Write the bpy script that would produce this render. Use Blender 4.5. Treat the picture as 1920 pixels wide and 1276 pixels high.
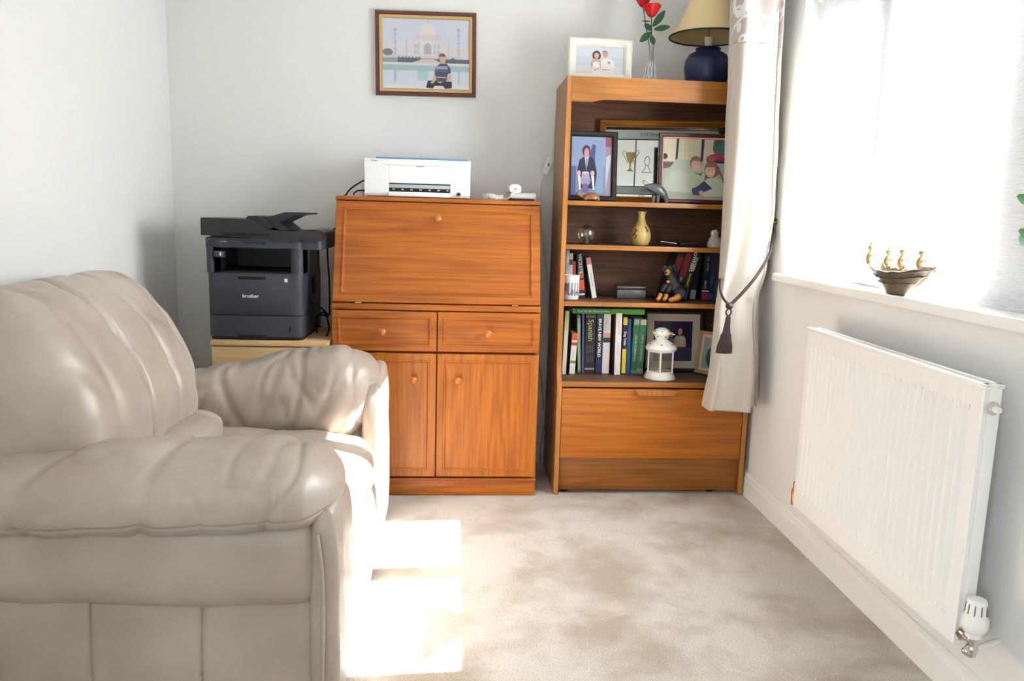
import bpy, bmesh, math, random
from mathutils import Vector, Matrix, noise
random.seed(4)
for o in list(bpy.data.objects): bpy.data.objects.remove(o)
SC = bpy.context.scene; COL = SC.collection
PI = math.pi
# ------------------------------------------------------------------ camera
F = 1460.0; CH = 1.08
CR = Vector((0.9971733, -0.0698700, 0.0276324)); CU = Vector((-0.0161452, 0.1599188, 0.9869981)); CF = Vector((0.0733805, 0.9846543, -0.1583387))
cam = bpy.data.cameras.new('camera'); cam.sensor_width = 36; cam.lens = F / 1920 * 36; cam.clip_start = .02
co = bpy.data.objects.new('camera', cam); COL.objects.link(co)
co.matrix_world = Matrix(((CR.x, CU.x, -CF.x, 0), (CR.y, CU.y, -CF.y, 0), (CR.z, CU.z, -CF.z, CH), (0, 0, 0, 1)))
SC.camera = co
SC.view_settings.view_transform = 'Standard'; SC.view_settings.look = 'None'; SC.view_settings.gamma = 1
SC.view_settings.use_curve_mapping = False; SC.view_settings.exposure = 1.27
# ------------------------------------------------------------------ world and sun
w = bpy.data.worlds.new('sky'); SC.world = w; w.use_nodes = True
wn = w.node_tree; bg = wn.nodes['Background']
tc = wn.nodes.new('ShaderNodeTexCoord'); sx = wn.nodes.new('ShaderNodeSeparateXYZ'); rp = wn.nodes.new('ShaderNodeValToRGB')
wn.links.new(tc.outputs['Generated'], sx.inputs[0]); wn.links.new(sx.outputs[2], rp.inputs[0]); wn.links.new(rp.outputs[0], bg.inputs[0])
rp.color_ramp.elements[0].position = 0.0; rp.color_ramp.elements[0].color = (.56, .58, .58, 1)
rp.color_ramp.elements[1].position = 0.12; rp.color_ramp.elements[1].color = (.84, .93, 1.0, 1)
bg.inputs[1].default_value = 4.6
SUN_D = Vector((-1, -.055, -.795)).normalized()
sl = bpy.data.lights.new('sun', 'SUN'); sl.energy = 60; sl.angle = math.radians(.55); sl.color = (1, .975, .94)
so = bpy.data.objects.new('sun', sl); COL.objects.link(so); so.rotation_euler = (-SUN_D).to_track_quat('Z', 'Y').to_euler(); so.location = (4, 2, 4)

def portal(loc, rot, sx_, sy_):
    l = bpy.data.lights.new('daylight_portal', 'AREA'); l.shape = 'RECTANGLE'; l.size = sx_; l.size_y = sy_; l.energy = 1
    l.cycles.is_portal = True
    o = bpy.data.objects.new('daylight_portal', l); COL.objects.link(o); o.location = loc; o.rotation_euler = rot
WX = 1.18; LX = -1.155; BY = 3.32; FY = -2.6; CZ = 2.35          # room faces
WY0, WY1, WZ0, WZ1 = 1.02, 2.74, .895, 1.86                       # window opening
portal((1.42, (1.79+WY1)/2, (WZ0+WZ1)/2), (0, math.radians(90), 0), WZ1-WZ0, WY1-1.79)
portal((LX-.14, -1.45, 1.35), (0, math.radians(-90), 0), 1.5, 1.5)  # portal at the unseen left opening, added for daylight

def P(px, py, ax, val):
    """point of the photograph carried out to the plane where the thing stands"""
    d = CR*((px-960)/F) + CU*(-(py-638)/F) + CF
    o = Vector((0, 0, CH)); t = (val-o[ax])/d[ax]
    return o + d*t
# ------------------------------------------------------------------ materials
def lin(c):
    return tuple(((v/255)/12.92 if v/255 <= .04045 else ((v/255+.055)/1.055)**2.4) for v in c)
def s(*c): return lin(c)
MATS = {}
def newmat(name):
    m = bpy.data.materials.new(name); m.use_nodes = True; n = m.node_tree
    return m, n, n.nodes['Principled BSDF']
def mat(name, col, rough=.5, metal=0, bump=0, bscale=200, spec=.5, trans=0, emit=None, var=0, vscale=8, coat=0, ior=1.45, sheen=0):
    if name in MATS: return MATS[name]
    m, n, b = newmat(name)
    b.inputs['Base Color'].default_value = (*col, 1); b.inputs['Roughness'].default_value = rough; b.inputs['Metallic'].default_value = metal
    b.inputs['Specular IOR Level'].default_value = spec; b.inputs['Transmission Weight'].default_value = trans; b.inputs['IOR'].default_value = ior
    b.inputs['Coat Weight'].default_value = coat; b.inputs['Sheen Weight'].default_value = sheen
    t = n.nodes.new('ShaderNodeTexCoord')
    nz = n.nodes.new('ShaderNodeTexNoise'); nz.inputs['Scale'].default_value = vscale; nz.inputs['Detail'].default_value = 4
    n.links.new(t.outputs['Object'], nz.inputs['Vector'])
    mx = n.nodes.new('ShaderNodeMix'); mx.data_type = 'RGBA'
    k = max(var, .01)
    mx.inputs['A'].default_value = (*[c*(1-k) for c in col], 1); mx.inputs['B'].default_value = (*[min(1, c*(1+k)) for c in col], 1)
    n.links.new(nz.outputs['Fac'], mx.inputs['Factor']); n.links.new(mx.outputs['Result'], b.inputs['Base Color'])
    if bump:
        n2 = n.nodes.new('ShaderNodeTexNoise'); n2.inputs['Scale'].default_value = bscale; n2.inputs['Detail'].default_value = 3
        bm_ = n.nodes.new('ShaderNodeBump'); bm_.inputs['Strength'].default_value = bump; bm_.inputs['Distance'].default_value = .002
        n.links.new(t.outputs['Object'], n2.inputs['Vector']); n.links.new(n2.outputs['Fac'], bm_.inputs['Height']); n.links.new(bm_.outputs[0], b.inputs['Normal'])
    MATS[name] = m; return m
def wood(name, dark, light, axis='x', rough=.42, contrast=1.0, coat=.08, off=0.0):
    if name in MATS: return MATS[name]
    m, n, b = newmat(name); L = n.links.new
    t = n.nodes.new('ShaderNodeTexCoord')
    mp = n.nodes.new('ShaderNodeMapping'); mp.inputs['Scale'].default_value = {'x': (.45, 6, 6), 'y': (6, .45, 6), 'z': (6, 6, .45)}[axis]; mp.inputs['Location'].default_value = (off, off*.7, off*1.3)
    L(t.outputs['Object'], mp.inputs['Vector'])
    big = n.nodes.new('ShaderNodeTexNoise'); big.inputs['Scale'].default_value = 1.6; big.inputs['Detail'].default_value = 1.5; L(mp.outputs[0], big.inputs['Vector'])
    mu = n.nodes.new('ShaderNodeMath'); mu.operation = 'MULTIPLY'; mu.inputs[1].default_value = 16; L(big.outputs['Fac'], mu.inputs[0])
    fr = n.nodes.new('ShaderNodeMath'); fr.operation = 'SINE'; 
    mu2 = n.nodes.new('ShaderNodeMath'); mu2.operation = 'MULTIPLY'; mu2.inputs[1].default_value = 3.2; L(mu.outputs[0], mu2.inputs[0]); L(mu2.outputs[0], fr.inputs[0])
    fine = n.nodes.new('ShaderNodeTexNoise'); fine.inputs['Scale'].default_value = 14; fine.inputs['Detail'].default_value = 6; fine.inputs['Roughness'].default_value = .7
    mp2 = n.nodes.new('ShaderNodeMapping'); mp2.inputs['Scale'].default_value = {'x': (.25, 8, 8), 'y': (8, .25, 8), 'z': (8, 8, .25)}[axis]; L(t.outputs['Object'], mp2.inputs['Vector']); L(mp2.outputs[0], fine.inputs['Vector'])
    a = n.nodes.new('ShaderNodeMath'); a.operation = 'MULTIPLY_ADD'; a.inputs[1].default_value = .07*contrast; a.inputs[2].default_value = -.05; L(fr.outputs[0], a.inputs[0])
    ad = n.nodes.new('ShaderNodeMath'); ad.operation = 'ADD'; L(a.outputs[0], ad.inputs[0]); L(fine.outputs['Fac'], ad.inputs[1])
    r = n.nodes.new('ShaderNodeValToRGB'); r.color_ramp.elements[0].position = .30; r.color_ramp.elements[0].color = (*dark, 1); r.color_ramp.elements[1].position = .62; r.color_ramp.elements[1].color = (*light, 1)
    L(ad.outputs[0], r.inputs[0]); L(r.outputs[0], b.inputs['Base Color'])
    b.inputs['Roughness'].default_value = rough; b.inputs['Coat Weight'].default_value = coat; b.inputs['Coat Roughness'].default_value = .22
    bp = n.nodes.new('ShaderNodeBump'); bp.inputs['Strength'].default_value = .08; bp.inputs['Distance'].default_value = .001; L(fine.outputs['Fac'], bp.inputs['Height']); L(bp.outputs[0], b.inputs['Normal'])
    MATS[name] = m; return m
def printed(name='printed_colour', rough=.35, coat=0.0, metal=0):
    if name in MATS: return MATS[name]
    m, n, b = newmat(name); a = n.nodes.new('ShaderNodeAttribute'); a.attribute_name = 'Col'
    n.links.new(a.outputs['Color'], b.inputs['Base Color']); b.inputs['Roughness'].default_value = rough; b.inputs['Coat Weight'].default_value = coat; b.inputs['Metallic'].default_value = metal
    MATS[name] = m; return m
def glass(name='clear_glass', tint=(1, 1, 1), gloss=.06, rough=.02):
    if name in MATS: return MATS[name]
    m = bpy.data.materials.new(name); m.use_nodes = True; n = m.node_tree; n.nodes.clear()
    o = n.nodes.new('ShaderNodeOutputMaterial'); mx = n.nodes.new('ShaderNodeMixShader'); tr = n.nodes.new('ShaderNodeBsdfTransparent'); g = n.nodes.new('ShaderNodeBsdfGlossy')
    fr = n.nodes.new('ShaderNodeLayerWeight'); fr.inputs[0].default_value = .35
    mu = n.nodes.new('ShaderNodeMath'); mu.operation = 'MULTIPLY_ADD'; mu.inputs[1].default_value = .5; mu.inputs[2].default_value = gloss; n.links.new(fr.outputs['Fresnel'], mu.inputs[0])
    tr.inputs[0].default_value = (*tint, 1); g.inputs['Roughness'].default_value = rough
    n.links.new(mu.outputs[0], mx.inputs[0]); n.links.new(tr.outputs[0], mx.inputs[1]); n.links.new(g.outputs[0], mx.inputs[2]); n.links.new(mx.outputs[0], o.inputs[0])
    MATS[name] = m; return m

PR = printed()
# ------------------------------------------------------------------ mesh builder
class MB:
    def __init__(self): self.bm = bmesh.new(); self.cl = self.bm.loops.layers.float_color.new('Col'); self.c = (1, 1, 1); self.T = None
    def col(self, *c): self.c = lin(c); return self
    def _fin(self, vs, fs):
        if self.T is not None:
            for v in vs: v.co = self.T @ v.co
        for f in fs:
            for l in f.loops: l[self.cl] = (*self.c, 1)
    def raw(self, verts, faces):
        vs = [self.bm.verts.new(v) for v in verts]; fs = []
        for f in faces:
            try: fs.append(self.bm.faces.new([vs[i] for i in f]))
            except ValueError: pass
        self._fin(vs, fs); return self
    def box(self, x0, x1, y0, y1, z0, z1, bev=0, seg=2):
        if bev <= 0:
            v = [(x, y, z) for x in (x0, x1) for y in (y0, y1) for z in (z0, z1)]
            return self.raw(v, [(0, 1, 3, 2), (4, 6, 7, 5), (0, 4, 5, 1), (2, 3, 7, 6), (0, 2, 6, 4), (1, 5, 7, 3)])
        t = bmesh.new(); bmesh.ops.create_cube(t, size=1)
        for v in t.verts: v.co = Vector(((x0+x1)/2+v.co.x*(x1-x0), (y0+y1)/2+v.co.y*(y1-y0), (z0+z1)/2+v.co.z*(z1-z0)))
        bmesh.ops.bevel(t, geom=list(t.edges), offset=min(bev, .49*min(x1-x0, y1-y0, z1-z0)), segments=seg, profile=.5, affect='EDGES')
        return self.merge(t)
    def merge(self, t):
        t.verts.ensure_lookup_table(); idx = {v: i for i, v in enumerate(t.verts)}
        self.raw([v.co.copy() for v in t.verts], [[idx[v] for v in f.verts] for f in t.faces]); t.free(); return self
    def loft(self, rings, cap=True, closed=False):
        n = len(rings[0]); vs = [p for r in rings for p in r]; fs = []
        R = len(rings)
        for i in range(R if closed else R-1):
            for j in range(n):
                a = i*n+j; b_ = i*n+(j+1) % n; c = ((i+1) % R)*n+(j+1) % n; d = ((i+1) % R)*n+j
                fs.append((a, b_, c, d))
        if cap and not closed: fs.append(tuple(range(n))[::-1]); fs.append(tuple((R-1)*n+k for k in range(n)))
        return self.raw(vs, fs)
    def grid(self, rows):
        n = len(rows[0]); fs = [(i*n+j, i*n+j+1, (i+1)*n+j+1, (i+1)*n+j) for i in range(len(rows)-1) for j in range(n-1)]
        return self.raw([p for r in rows for p in r], fs)
    def lathe(self, prof, c=(0, 0, 0), seg=32, axis='z', sy=1.0):
        rings = []
        for r, h in prof:
            r = max(r, .0002)
            ring = []
            for k in range(seg):
                a = 2*PI*k/seg; u, v = r*math.cos(a), r*math.sin(a)*sy
                q = {'z': (u, v, h), 'y': (u, h, -v), 'x': (h, u, v)}[axis]
                ring.append((c[0]+q[0], c[1]+q[1], c[2]+q[2]))
            rings.append(ring)
        return self.loft(rings)
    def tube(self, pts, r, seg=8, cap=True):
        pts = [Vector(p) for p in pts]; rs = r if isinstance(r, (list, tuple)) else [r]*len(pts); rings = []; up = None
        for i, p in enumerate(pts):
            d = (pts[min(i+1, len(pts)-1)]-pts[max(i-1, 0)]).normalized()
            if up is None: up = d.orthogonal().normalized()
            else: up = (up-d*up.dot(d)).normalized()
            sd = d.cross(up)
            rings.append([p+(up*math.cos(2*PI*k/seg)+sd*math.sin(2*PI*k/seg))*rs[i] for k in range(seg)])
        return self.loft(rings, cap)
    def ball(self, c, r, seg=16, rings=10):
        if not isinstance(r, (list, tuple)): r = (r, r, r)
        t = bmesh.new(); bmesh.ops.create_uvsphere(t, u_segments=seg, v_segments=rings, radius=1)
        for v in t.verts: v.co = Vector((c[0]+v.co.x*r[0], c[1]+v.co.y*r[1], c[2]+v.co.z*r[2]))
        return self.merge(t)
    def prism(self, poly, d0, d1, axis='y'):
        """2D outline (u,v) given thickness d0..d1 along the axis; y: u=x v=z, x: u=y v=z, z: u=x v=y"""
        f = {'y': lambda u, v, d: (u, d, v), 'x': lambda u, v, d: (d, u, v), 'z': lambda u, v, d: (u, v, d)}[axis]
        n = len(poly); vs = [f(u, v, d0) for u, v in poly]+[f(u, v, d1) for u, v in poly]
        return self.raw(vs, [tuple(range(n)), tuple(range(2*n-1, n-1, -1))]+[(i, n+i, n+(i+1) % n, (i+1) % n) for i in range(n)])
    def text(self, body, size, M4, depth=.0004, align='CENTER', squash=1.0, bold=0.0):
        c = bpy.data.curves.new('t', 'FONT'); c.body = body; c.size = size; c.extrude = depth; c.align_x = align; c.align_y = 'CENTER'; c.offset = bold; c.resolution_u = 3
        o = bpy.data.objects.new('t', c); COL.objects.link(o); bpy.context.view_layer.update()
        me = o.to_mesh(); vs = [M4 @ Vector((v.co.x*squash, v.co.y, v.co.z)) for v in me.vertices]; fs = [tuple(p.vertices) for p in me.polygons]
        self.raw(vs, fs); o.to_mesh_clear(); bpy.data.objects.remove(o); bpy.data.curves.remove(c); return self
    def build(self, name, m, parent=None, smooth=True, angle=40, sub=0, fixn=True):
        bm = self.bm
        if fixn: bmesh.ops.recalc_face_normals(bm, faces=list(bm.faces))
        me = bpy.data.meshes.new(name)
        if parent is not None:
            r = parent
            while r.parent: r = r.parent
            if not self.__dict__.get('local'):
                L = r.location
                for v in bm.verts: v.co -= L
        bm.to_mesh(me); bm.free(); me.materials.append(m if m else PR)
        o = bpy.data.objects.new(name, me); COL.objects.link(o)
        if smooth:
            me.shade_smooth()
            if angle < 180: me.set_sharp_from_angle(angle=math.radians(angle))
        if sub:
            q = o.modifiers.new('sub', 'SUBSURF'); q.levels = sub; q.render_levels = sub
        if parent is not None: o.parent = parent
        return o
def tag(o, label=None, cat=None, group=None, kind=None):
    if label: o['label'] = label
    if cat: o['category'] = cat
    if group: o['group'] = group
    if kind: o['kind'] = kind
    return o
def empty(name, loc, label=None, cat=None, group=None):
    o = bpy.data.objects.new(name, None); COL.objects.link(o); o.location = loc; o.empty_display_size = .05
    return tag(o, label, cat, group)
def bx(name, m, parent, x0, x1, y0, y1, z0, z1, bev=0.0015, seg=2):
    return MB().box(x0, x1, y0, y1, z0, z1, bev, seg).build(name, m, parent)
def structure(o): o['kind'] = 'structure'; return o
def curve_pts(pts, n=8):
    pts = [Vector(p) for p in pts]; out = []
    for i in range(len(pts)-1):
        p0 = pts[max(i-1, 0)]; p1 = pts[i]; p2 = pts[i+1]; p3 = pts[min(i+2, len(pts)-1)]
        for k in range(n):
            t = k/n; out.append(.5*((2*p1)+(p2-p0)*t+(2*p0-5*p1+4*p2-p3)*t*t+(3*p1-p0-3*p2+p3)*t**3))
    out.append(pts[-1]); return out
def ell(cx, cy, rx, ry, n=18, a0=0, a1=2*PI):
    full = abs(a1-a0-2*PI) < 1e-6
    return [(cx+rx*math.cos(a0+(a1-a0)*k/(n if full else n-1)), cy+ry*math.sin(a0+(a1-a0)*k/(n if full else n-1))) for k in range(n)]

# ------------------------------------------------------------------ the room
wallm = mat('wall_paint', s(236, 235, 232), .85, bump=.03, bscale=90, spec=.2)
white = mat('white_gloss', s(243, 242, 238), .35, spec=.4)
sillm = mat('sill_paint', s(244, 243, 240), .35)
# carpet
m, n, b = newmat('carpet'); L = n.links.new
t = n.nodes.new('ShaderNodeTexCoord'); n1 = n.nodes.new('ShaderNodeTexNoise'); n1.inputs['Scale'].default_value = 3.4; n1.inputs['Detail'].default_value = 6; n1.inputs['Roughness'].default_value = .6; n1.inputs['Distortion'].default_value = .25
n2 = n.nodes.new('ShaderNodeTexNoise'); n2.inputs['Scale'].default_value = 260; n2.inputs['Detail'].default_value = 3
L(t.outputs['Object'], n1.inputs['Vector']); L(t.outputs['Object'], n2.inputs['Vector'])
r1 = n.nodes.new('ShaderNodeValToRGB'); r1.color_ramp.elements[0].position = .36; r1.color_ramp.elements[0].color = (*s(190, 176, 160), 1); r1.color_ramp.elements[1].position = .56; r1.color_ramp.elements[1].color = (*s(222, 215, 206), 1)
L(n1.outputs['Fac'], r1.inputs[0])
mx = n.nodes.new('ShaderNodeMix'); mx.data_type = 'RGBA'; mx.blend_type = 'MULTIPLY'; mx.inputs['Factor'].default_value = .8
r2 = n.nodes.new('ShaderNodeValToRGB'); r2.color_ramp.elements[0].position = .3; r2.color_ramp.elements[0].color = (.62, .6, .58, 1); r2.color_ramp.elements[1].position = .6; r2.color_ramp.elements[1].color = (1, 1, 1, 1)
L(n2.outputs['Fac'], r2.inputs[0]); L(r1.outputs[0], mx.inputs['A']); L(r2.outputs[0], mx.inputs['B']); L(mx.outputs['Result'], b.inputs['Base Color'])
b.inputs['Roughness'].default_value = 1; b.inputs['Specular IOR Level'].default_value = .05; b.inputs['Sheen Weight'].default_value = .15
bp = n.nodes.new('ShaderNodeBump'); bp.inputs['Strength'].default_value = .6; bp.inputs['Distance'].default_value = .004; L(n2.outputs['Fac'], bp.inputs['Height']); L(bp.outputs[0], b.inputs['Normal'])
structure(MB().box(LX-.12, WX+.3, FY-.2, BY+.12, -.06, 0).build('floor', m, None, False))
structure(MB().box(LX-.12, WX+.3, FY-.2, BY+.12, CZ, CZ+.08).build('ceiling', wallm, None, False))
structure(MB().box(LX-.12, WX+.3, BY, BY+.12, 0, CZ).build('wall_back', wallm, None, False))
q = MB(); q.box(LX-.12, LX, -.7, BY, 0, CZ); q.box(LX-.12, LX, FY, -2.2, 0, CZ); q.box(LX-.12, LX, -2.2, -.7, 0, .6); q.box(LX-.12, LX, -2.2, -.7, 2.1, CZ)  # left wall; the opening behind the camera is added to let in fill daylight
structure(q.build('wall_left', wallm, None, False))
q = MB(); OX = 1.40
q.box(WX, OX, FY, BY, 0, WZ0-.025); q.box(WX, OX, FY, BY, WZ1, CZ); q.box(WX, OX, WY1, BY, WZ0-.025, WZ1); q.box(WX, OX, FY, WY0, WZ0-.025, WZ1)
structure(q.build('wall_right', wallm, None, False))
q = MB(); q.box(LX-.12, WX+.3, FY-.15, FY, 0, CZ)
structure(q.build('wall_front', wallm, None, False))
structure(MB().box(WX-.03, 1.36, WY0, WY1+.03, WZ0-.025, WZ0+.005, .006, 3).build('trim_1', sillm, None))
def skirting(name, pts_fn):
    prof = [(0, 0), (.016, 0), (.016, .066), (.012, .072), (.0115, .084), (.006, .092), (0, .094)]
    return structure(pts_fn(prof).build(name, white, None, True, 30))
q = MB(); xa, xb = LX-.09, LX-.03
q.box(xa, xb, -2.2, -.7, .6, .65); q.box(xa, xb, -2.2, -.7, 2.05, 2.1); q.box(xa, xb, -2.2, -2.15, .65, 2.05); q.box(xa, xb, -.75, -.7, .65, 2.05); q.box(xa, xb, -1.475, -1.425, .65, 2.05)
structure(q.build('added_window', white, None, False))  # frame of an invented, unseen window, there to brighten the right wall
skirting('baseboard_right', lambda p: MB().loft([[(WX-u, y, v) for u, v in p] for y in (FY, BY)]))
skirting('baseboard_back', lambda p: MB().loft([[(x, BY-u, v) for u, v in p] for x in (LX, WX)]))
skirting('baseboard_left', lambda p: MB().loft([[(LX+u, y, v) for u, v in p] for y in (FY, BY)]))
# window
GX = 1.27
upvc = mat('upvc', s(240, 242, 244), .3)
muls = [2.40, 1.80, 1.20, .6, .1]
q = MB(); q.box(GX-.03, GX+.03, 1.785, WY1, WZ0+.005, WZ0+.055, .004); q.box(GX-.03, GX+.03, 1.785, WY1, 1.733, WZ1, .004)
q.box(GX-.03, GX+.03, WY1-.02, WY1+.04, WZ0+.05, WZ1-.05, .004); 
q.box(GX-.03, OX, WY0-.01, 1.79, WZ0-.02, WZ1, .004)
for y in (2.31,): q.box(GX-.03, GX+.03, y-.045, y+.045, WZ0+.05, WZ1-.05, .004)
win = structure(q.build('window_1', upvc, None))
o = MB().box(GX-.004, GX+.004, 1.78, WY1-.01, WZ0+.04, WZ1-.04).build('pane', glass('window_glass', (.97, .99, 1), .02), win, False)
# voile blind in the window reveal
m = bpy.data.materials.new('voile'); m.use_nodes = True; n = m.node_tree; n.nodes.clear(); L = n.links.new
o_ = n.nodes.new('ShaderNodeOutputMaterial'); mxs = n.nodes.new('ShaderNodeMixShader'); tr = n.nodes.new('ShaderNodeBsdfTransparent'); mx2 = n.nodes.new('ShaderNodeMixShader')
tl = n.nodes.new('ShaderNodeBsdfTranslucent'); df = n.nodes.new('ShaderNodeBsdfDiffuse'); tl.inputs[0].default_value = (.93, .95, .97, 1); df.inputs[0].default_value = (.93, .95, .97, 1)
mx2.inputs[0].default_value = .45; L(tl.outputs[0], mx2.inputs[1]); L(df.outputs[0], mx2.inputs[2])
t = n.nodes.new('ShaderNodeTexCoord'); mp = n.nodes.new('ShaderNodeMapping'); mp.inputs['Scale'].default_value = (1, 18, 330); L(t.outputs['Object'], mp.inputs[0])
nz = n.nodes.new('ShaderNodeTexNoise'); nz.inputs['Scale'].default_value = 1; nz.inputs['Detail'].default_value = 2; L(mp.outputs[0], nz.inputs['Vector'])
rr = n.nodes.new('ShaderNodeMapRange'); rr.inputs['From Min'].default_value = .3; rr.inputs['From Max'].default_value = .7; rr.inputs['To Min'].default_value = .50; rr.inputs['To Max'].default_value = .78
L(nz.outputs['Fac'], rr.inputs['Value']); L(rr.outputs[0], mxs.inputs[0]); L(tr.outputs[0], mxs.inputs[1]); L(mx2.outputs[0], mxs.inputs[2]); L(mxs.outputs[0], o_.inputs[0])
voile = m
rt = empty('voile_blind', (1.228, 1.9, WZ0+.01), 'sheer white woven blind hanging inside the bright window recess', 'blind')
rows = []
for i in range(121):
    y = WY0+.02+(WY1-.04-WY0)*i/120
    rows.append([(1.228+.004*math.sin(y*9)+.003*math.sin(y*23), y, z) for z in (WZ0+.007, 1.2, 1.5, WZ1-.03)])
MB().grid(rows).build('fabric', voile, rt)
bx('head_rail', white, rt, 1.213, 1.239, WY0+.02, WY1-.02, WZ1-.035, WZ1-.003)

# ------------------------------------------------------------------ wood
BO = dict(dark=s(160, 84, 34), light=s(203, 122, 58))
burx = wood('bureau_teak_across', s(156, 80, 20), s(190, 108, 28), 'x')
burz = wood('bureau_teak_upright', s(160, 86, 22), s(194, 114, 30), 'z', off=3)
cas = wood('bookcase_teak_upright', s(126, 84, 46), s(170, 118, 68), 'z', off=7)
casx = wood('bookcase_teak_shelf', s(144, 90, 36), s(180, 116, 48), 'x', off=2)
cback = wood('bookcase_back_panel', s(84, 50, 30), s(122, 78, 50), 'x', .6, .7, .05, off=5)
drw = wood('bookcase_drawer_teak', s(160, 88, 18), s(192, 110, 24), 'x', off=11)
pli = wood('bookcase_plinth_teak', s(120, 68, 20), s(154, 92, 28), 'x', off=15)
beech = wood('beech_laminate', s(212, 172, 116), s(232, 198, 146), 'x', .45, .4, .1, off=9)
dark = mat('dark_gap', s(26, 20, 16), .8)

# ------------------------------------------------------------------ bureau
bur = empty('bureau', (-.07, 3.1, 0), 'orange teak writing bureau with sloping flap, two drawers and two doors', 'bureau')
X0, X1, Y0, YB = -.457, .322, 2.905, 3.30
zT = 1.137
# side panels: slanted upper half
for x0, x1 in ((X0, X0+.016), (X1-.016, X1)):
    MB().prism([(Y0, 0.003), (YB, 0.003), (YB, zT-.016), (3.045, zT-.016), (2.925, .747), (Y0, .742)], x0, x1, 'x').build('side_panel', burz, bur, False)
bx('top', burx, bur, X0, X1, 3.028, YB, zT-.016, zT, .003)
bx('back_panel', burx, bur, X0+.016, X1-.016, YB-.008, YB-.001, .01, zT-.016)
bx('rail', burx, bur, X0+.001, X1-.001, Y0-.012, YB-.01, .722, .744, .003)
bx('carcase', burx, bur, X0+.017, X1-.017, Y0+.022, YB-.01, .088, .72, 0)
def framed(nm, x0, x1, z0, z1, y, mt, par, bw=.034, T=None, mt2=None):
    """a front with raised mitred frame, a bead and a sunken panel, facing -y"""
    q = MB(); q.T = T
    def ring(dx, dy): return [(x0+dx, y+dy, z0+dx), (x1-dx, y+dy, z0+dx), (x1-dx, y+dy, z1-dx), (x0+dx, y+dy, z1-dx)]
    q.loft([ring(0, .018), ring(0, .002), ring(.002, 0), ring(bw-.006, 0), ring(bw-.004, -.003), ring(bw, -.003), ring(bw+.004, .003), ring(bw+.011, .0045)], cap=True)
    fr = q.build(nm, mt, par, True, 20)
    q = MB(); q.T = T; d = bw+.0095
    q.box(x0+d, x1-d, y+.0040, y+.012, z0+d, z1-d); q.build('panel', mt2 or mt, fr, False)
    return fr
def knob(par, c, r=.0135, T=None):
    q = MB(); q.T = T
    x, y, z = c
    q.lathe([(0, 0), (.007, 0), (.006, -.012), (.010, -.017), (r, -.021), (r, -.026), (.009, -.031), (0, -.0325)], (x, y, z), 20, 'y')
    return q.build('knob', mat('knob_wood', s(208, 118, 52), .2, coat=.6), par)
g = .002; xm = -.066
for (a, b_, kx) in ((X0+.004, xm-g, P(718, 619, 1, Y0).x), (xm+g, X1-.003, P(915, 621, 1, Y0).x)):
    d = framed('drawer', a, b_, .568, .718, Y0-.016, burx, bur, .026)
    knob(d, (kx, Y0-.012, .642))
for (a, b_, kx) in ((X0+.004, xm-g, P(776, 709, 1, Y0).x), (xm+g, X1-.003, P(858, 711, 1, Y0).x)):
    d = framed('door', a, b_, .080, .560, Y0-.016, burz, bur, .030)
    knob(d, (kx, Y0-.012, .462))
q = MB(); q.box(X0+.002, X1-.002, Y0-.006, YB, .002, .062, .002); q.box(X0-.001, X1+.001, Y0-.012, YB, .062, .072, .003); q.build('plinth', burx, bur)
# sloping flap: built upright then tipped back about its bottom edge
zb = .750; topy, topz = 3.032, zT-.018
Lf = math.hypot(topy-2.899, topz-zb); ang = math.atan2(topy-2.899, topz-zb)
T = Matrix.Translation((0, 2.897, zb)) @ Matrix.Rotation(-ang, 4, 'X')
fl = framed('flap', X0+.003, X1-.003, 0, Lf, 0, burx, bur, .034, T)
knob(fl, (P(821, 419, 1, 3.0).x, .004, Lf-.068), T=T)
for x in (P(672, 563, 1, 2.9).x, P(966, 566, 1, 2.9).x):
    bx('hinge', mat('brass', s(200, 160, 90), .3, 1), fl, x-.012, x+.012, 2.888, 2.900, .7445, .7495, .0005)

# ------------------------------------------------------------------ bookcase
edgez = wood('bookcase_edging', s(160, 100, 44), s(194, 128, 62), 'z', off=21)
bc = empty('bookcase', (.775, 3.1, 0), 'tall teak bookcase with open shelves above a drop front and plinth', 'bookcase')
A0, A1, YF, YL, YK = .397, 1.157, 2.95, 2.912, 3.27
zB = 1.592
prof = [(YL, 0.004), (YK, 0.004), (YK, zB), (YF, zB), (YF, .52), (YF-.004, .49), (YF-.018, .465), (YL+.008, .448), (YL, .43)]
for a, b_ in ((A0, A0+.018), (A1-.018, A1)):
    sp_ = MB().prism(prof, a, b_, 'x').build('side_panel', cas, bc, False)
    q = MB(); fp_ = [(YL, .004)]+[(YF, zB), (YF, .52), (YF-.004, .49), (YF-.018, .465), (YL+.008, .448), (YL, .43)]
    q.loft([[(a, y-.0011, z), (b_, y-.0011, z), (b_, y+.0004, z), (a, y+.0004, z)] for y, z in [(YL, .004), (YL, .43), (YL+.008, .448), (YF-.018, .465), (YF-.004, .49), (YF, .52), (YF, zB)]])
    q.build('edging', edgez, sp_, False)
bx('top', casx, bc, A0+.018, A1-.018, YF+.004, YK, zB-.016, zB)
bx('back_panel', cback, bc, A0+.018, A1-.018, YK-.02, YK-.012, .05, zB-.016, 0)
i0, i1 = A0+.0182, A1-.0182
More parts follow.
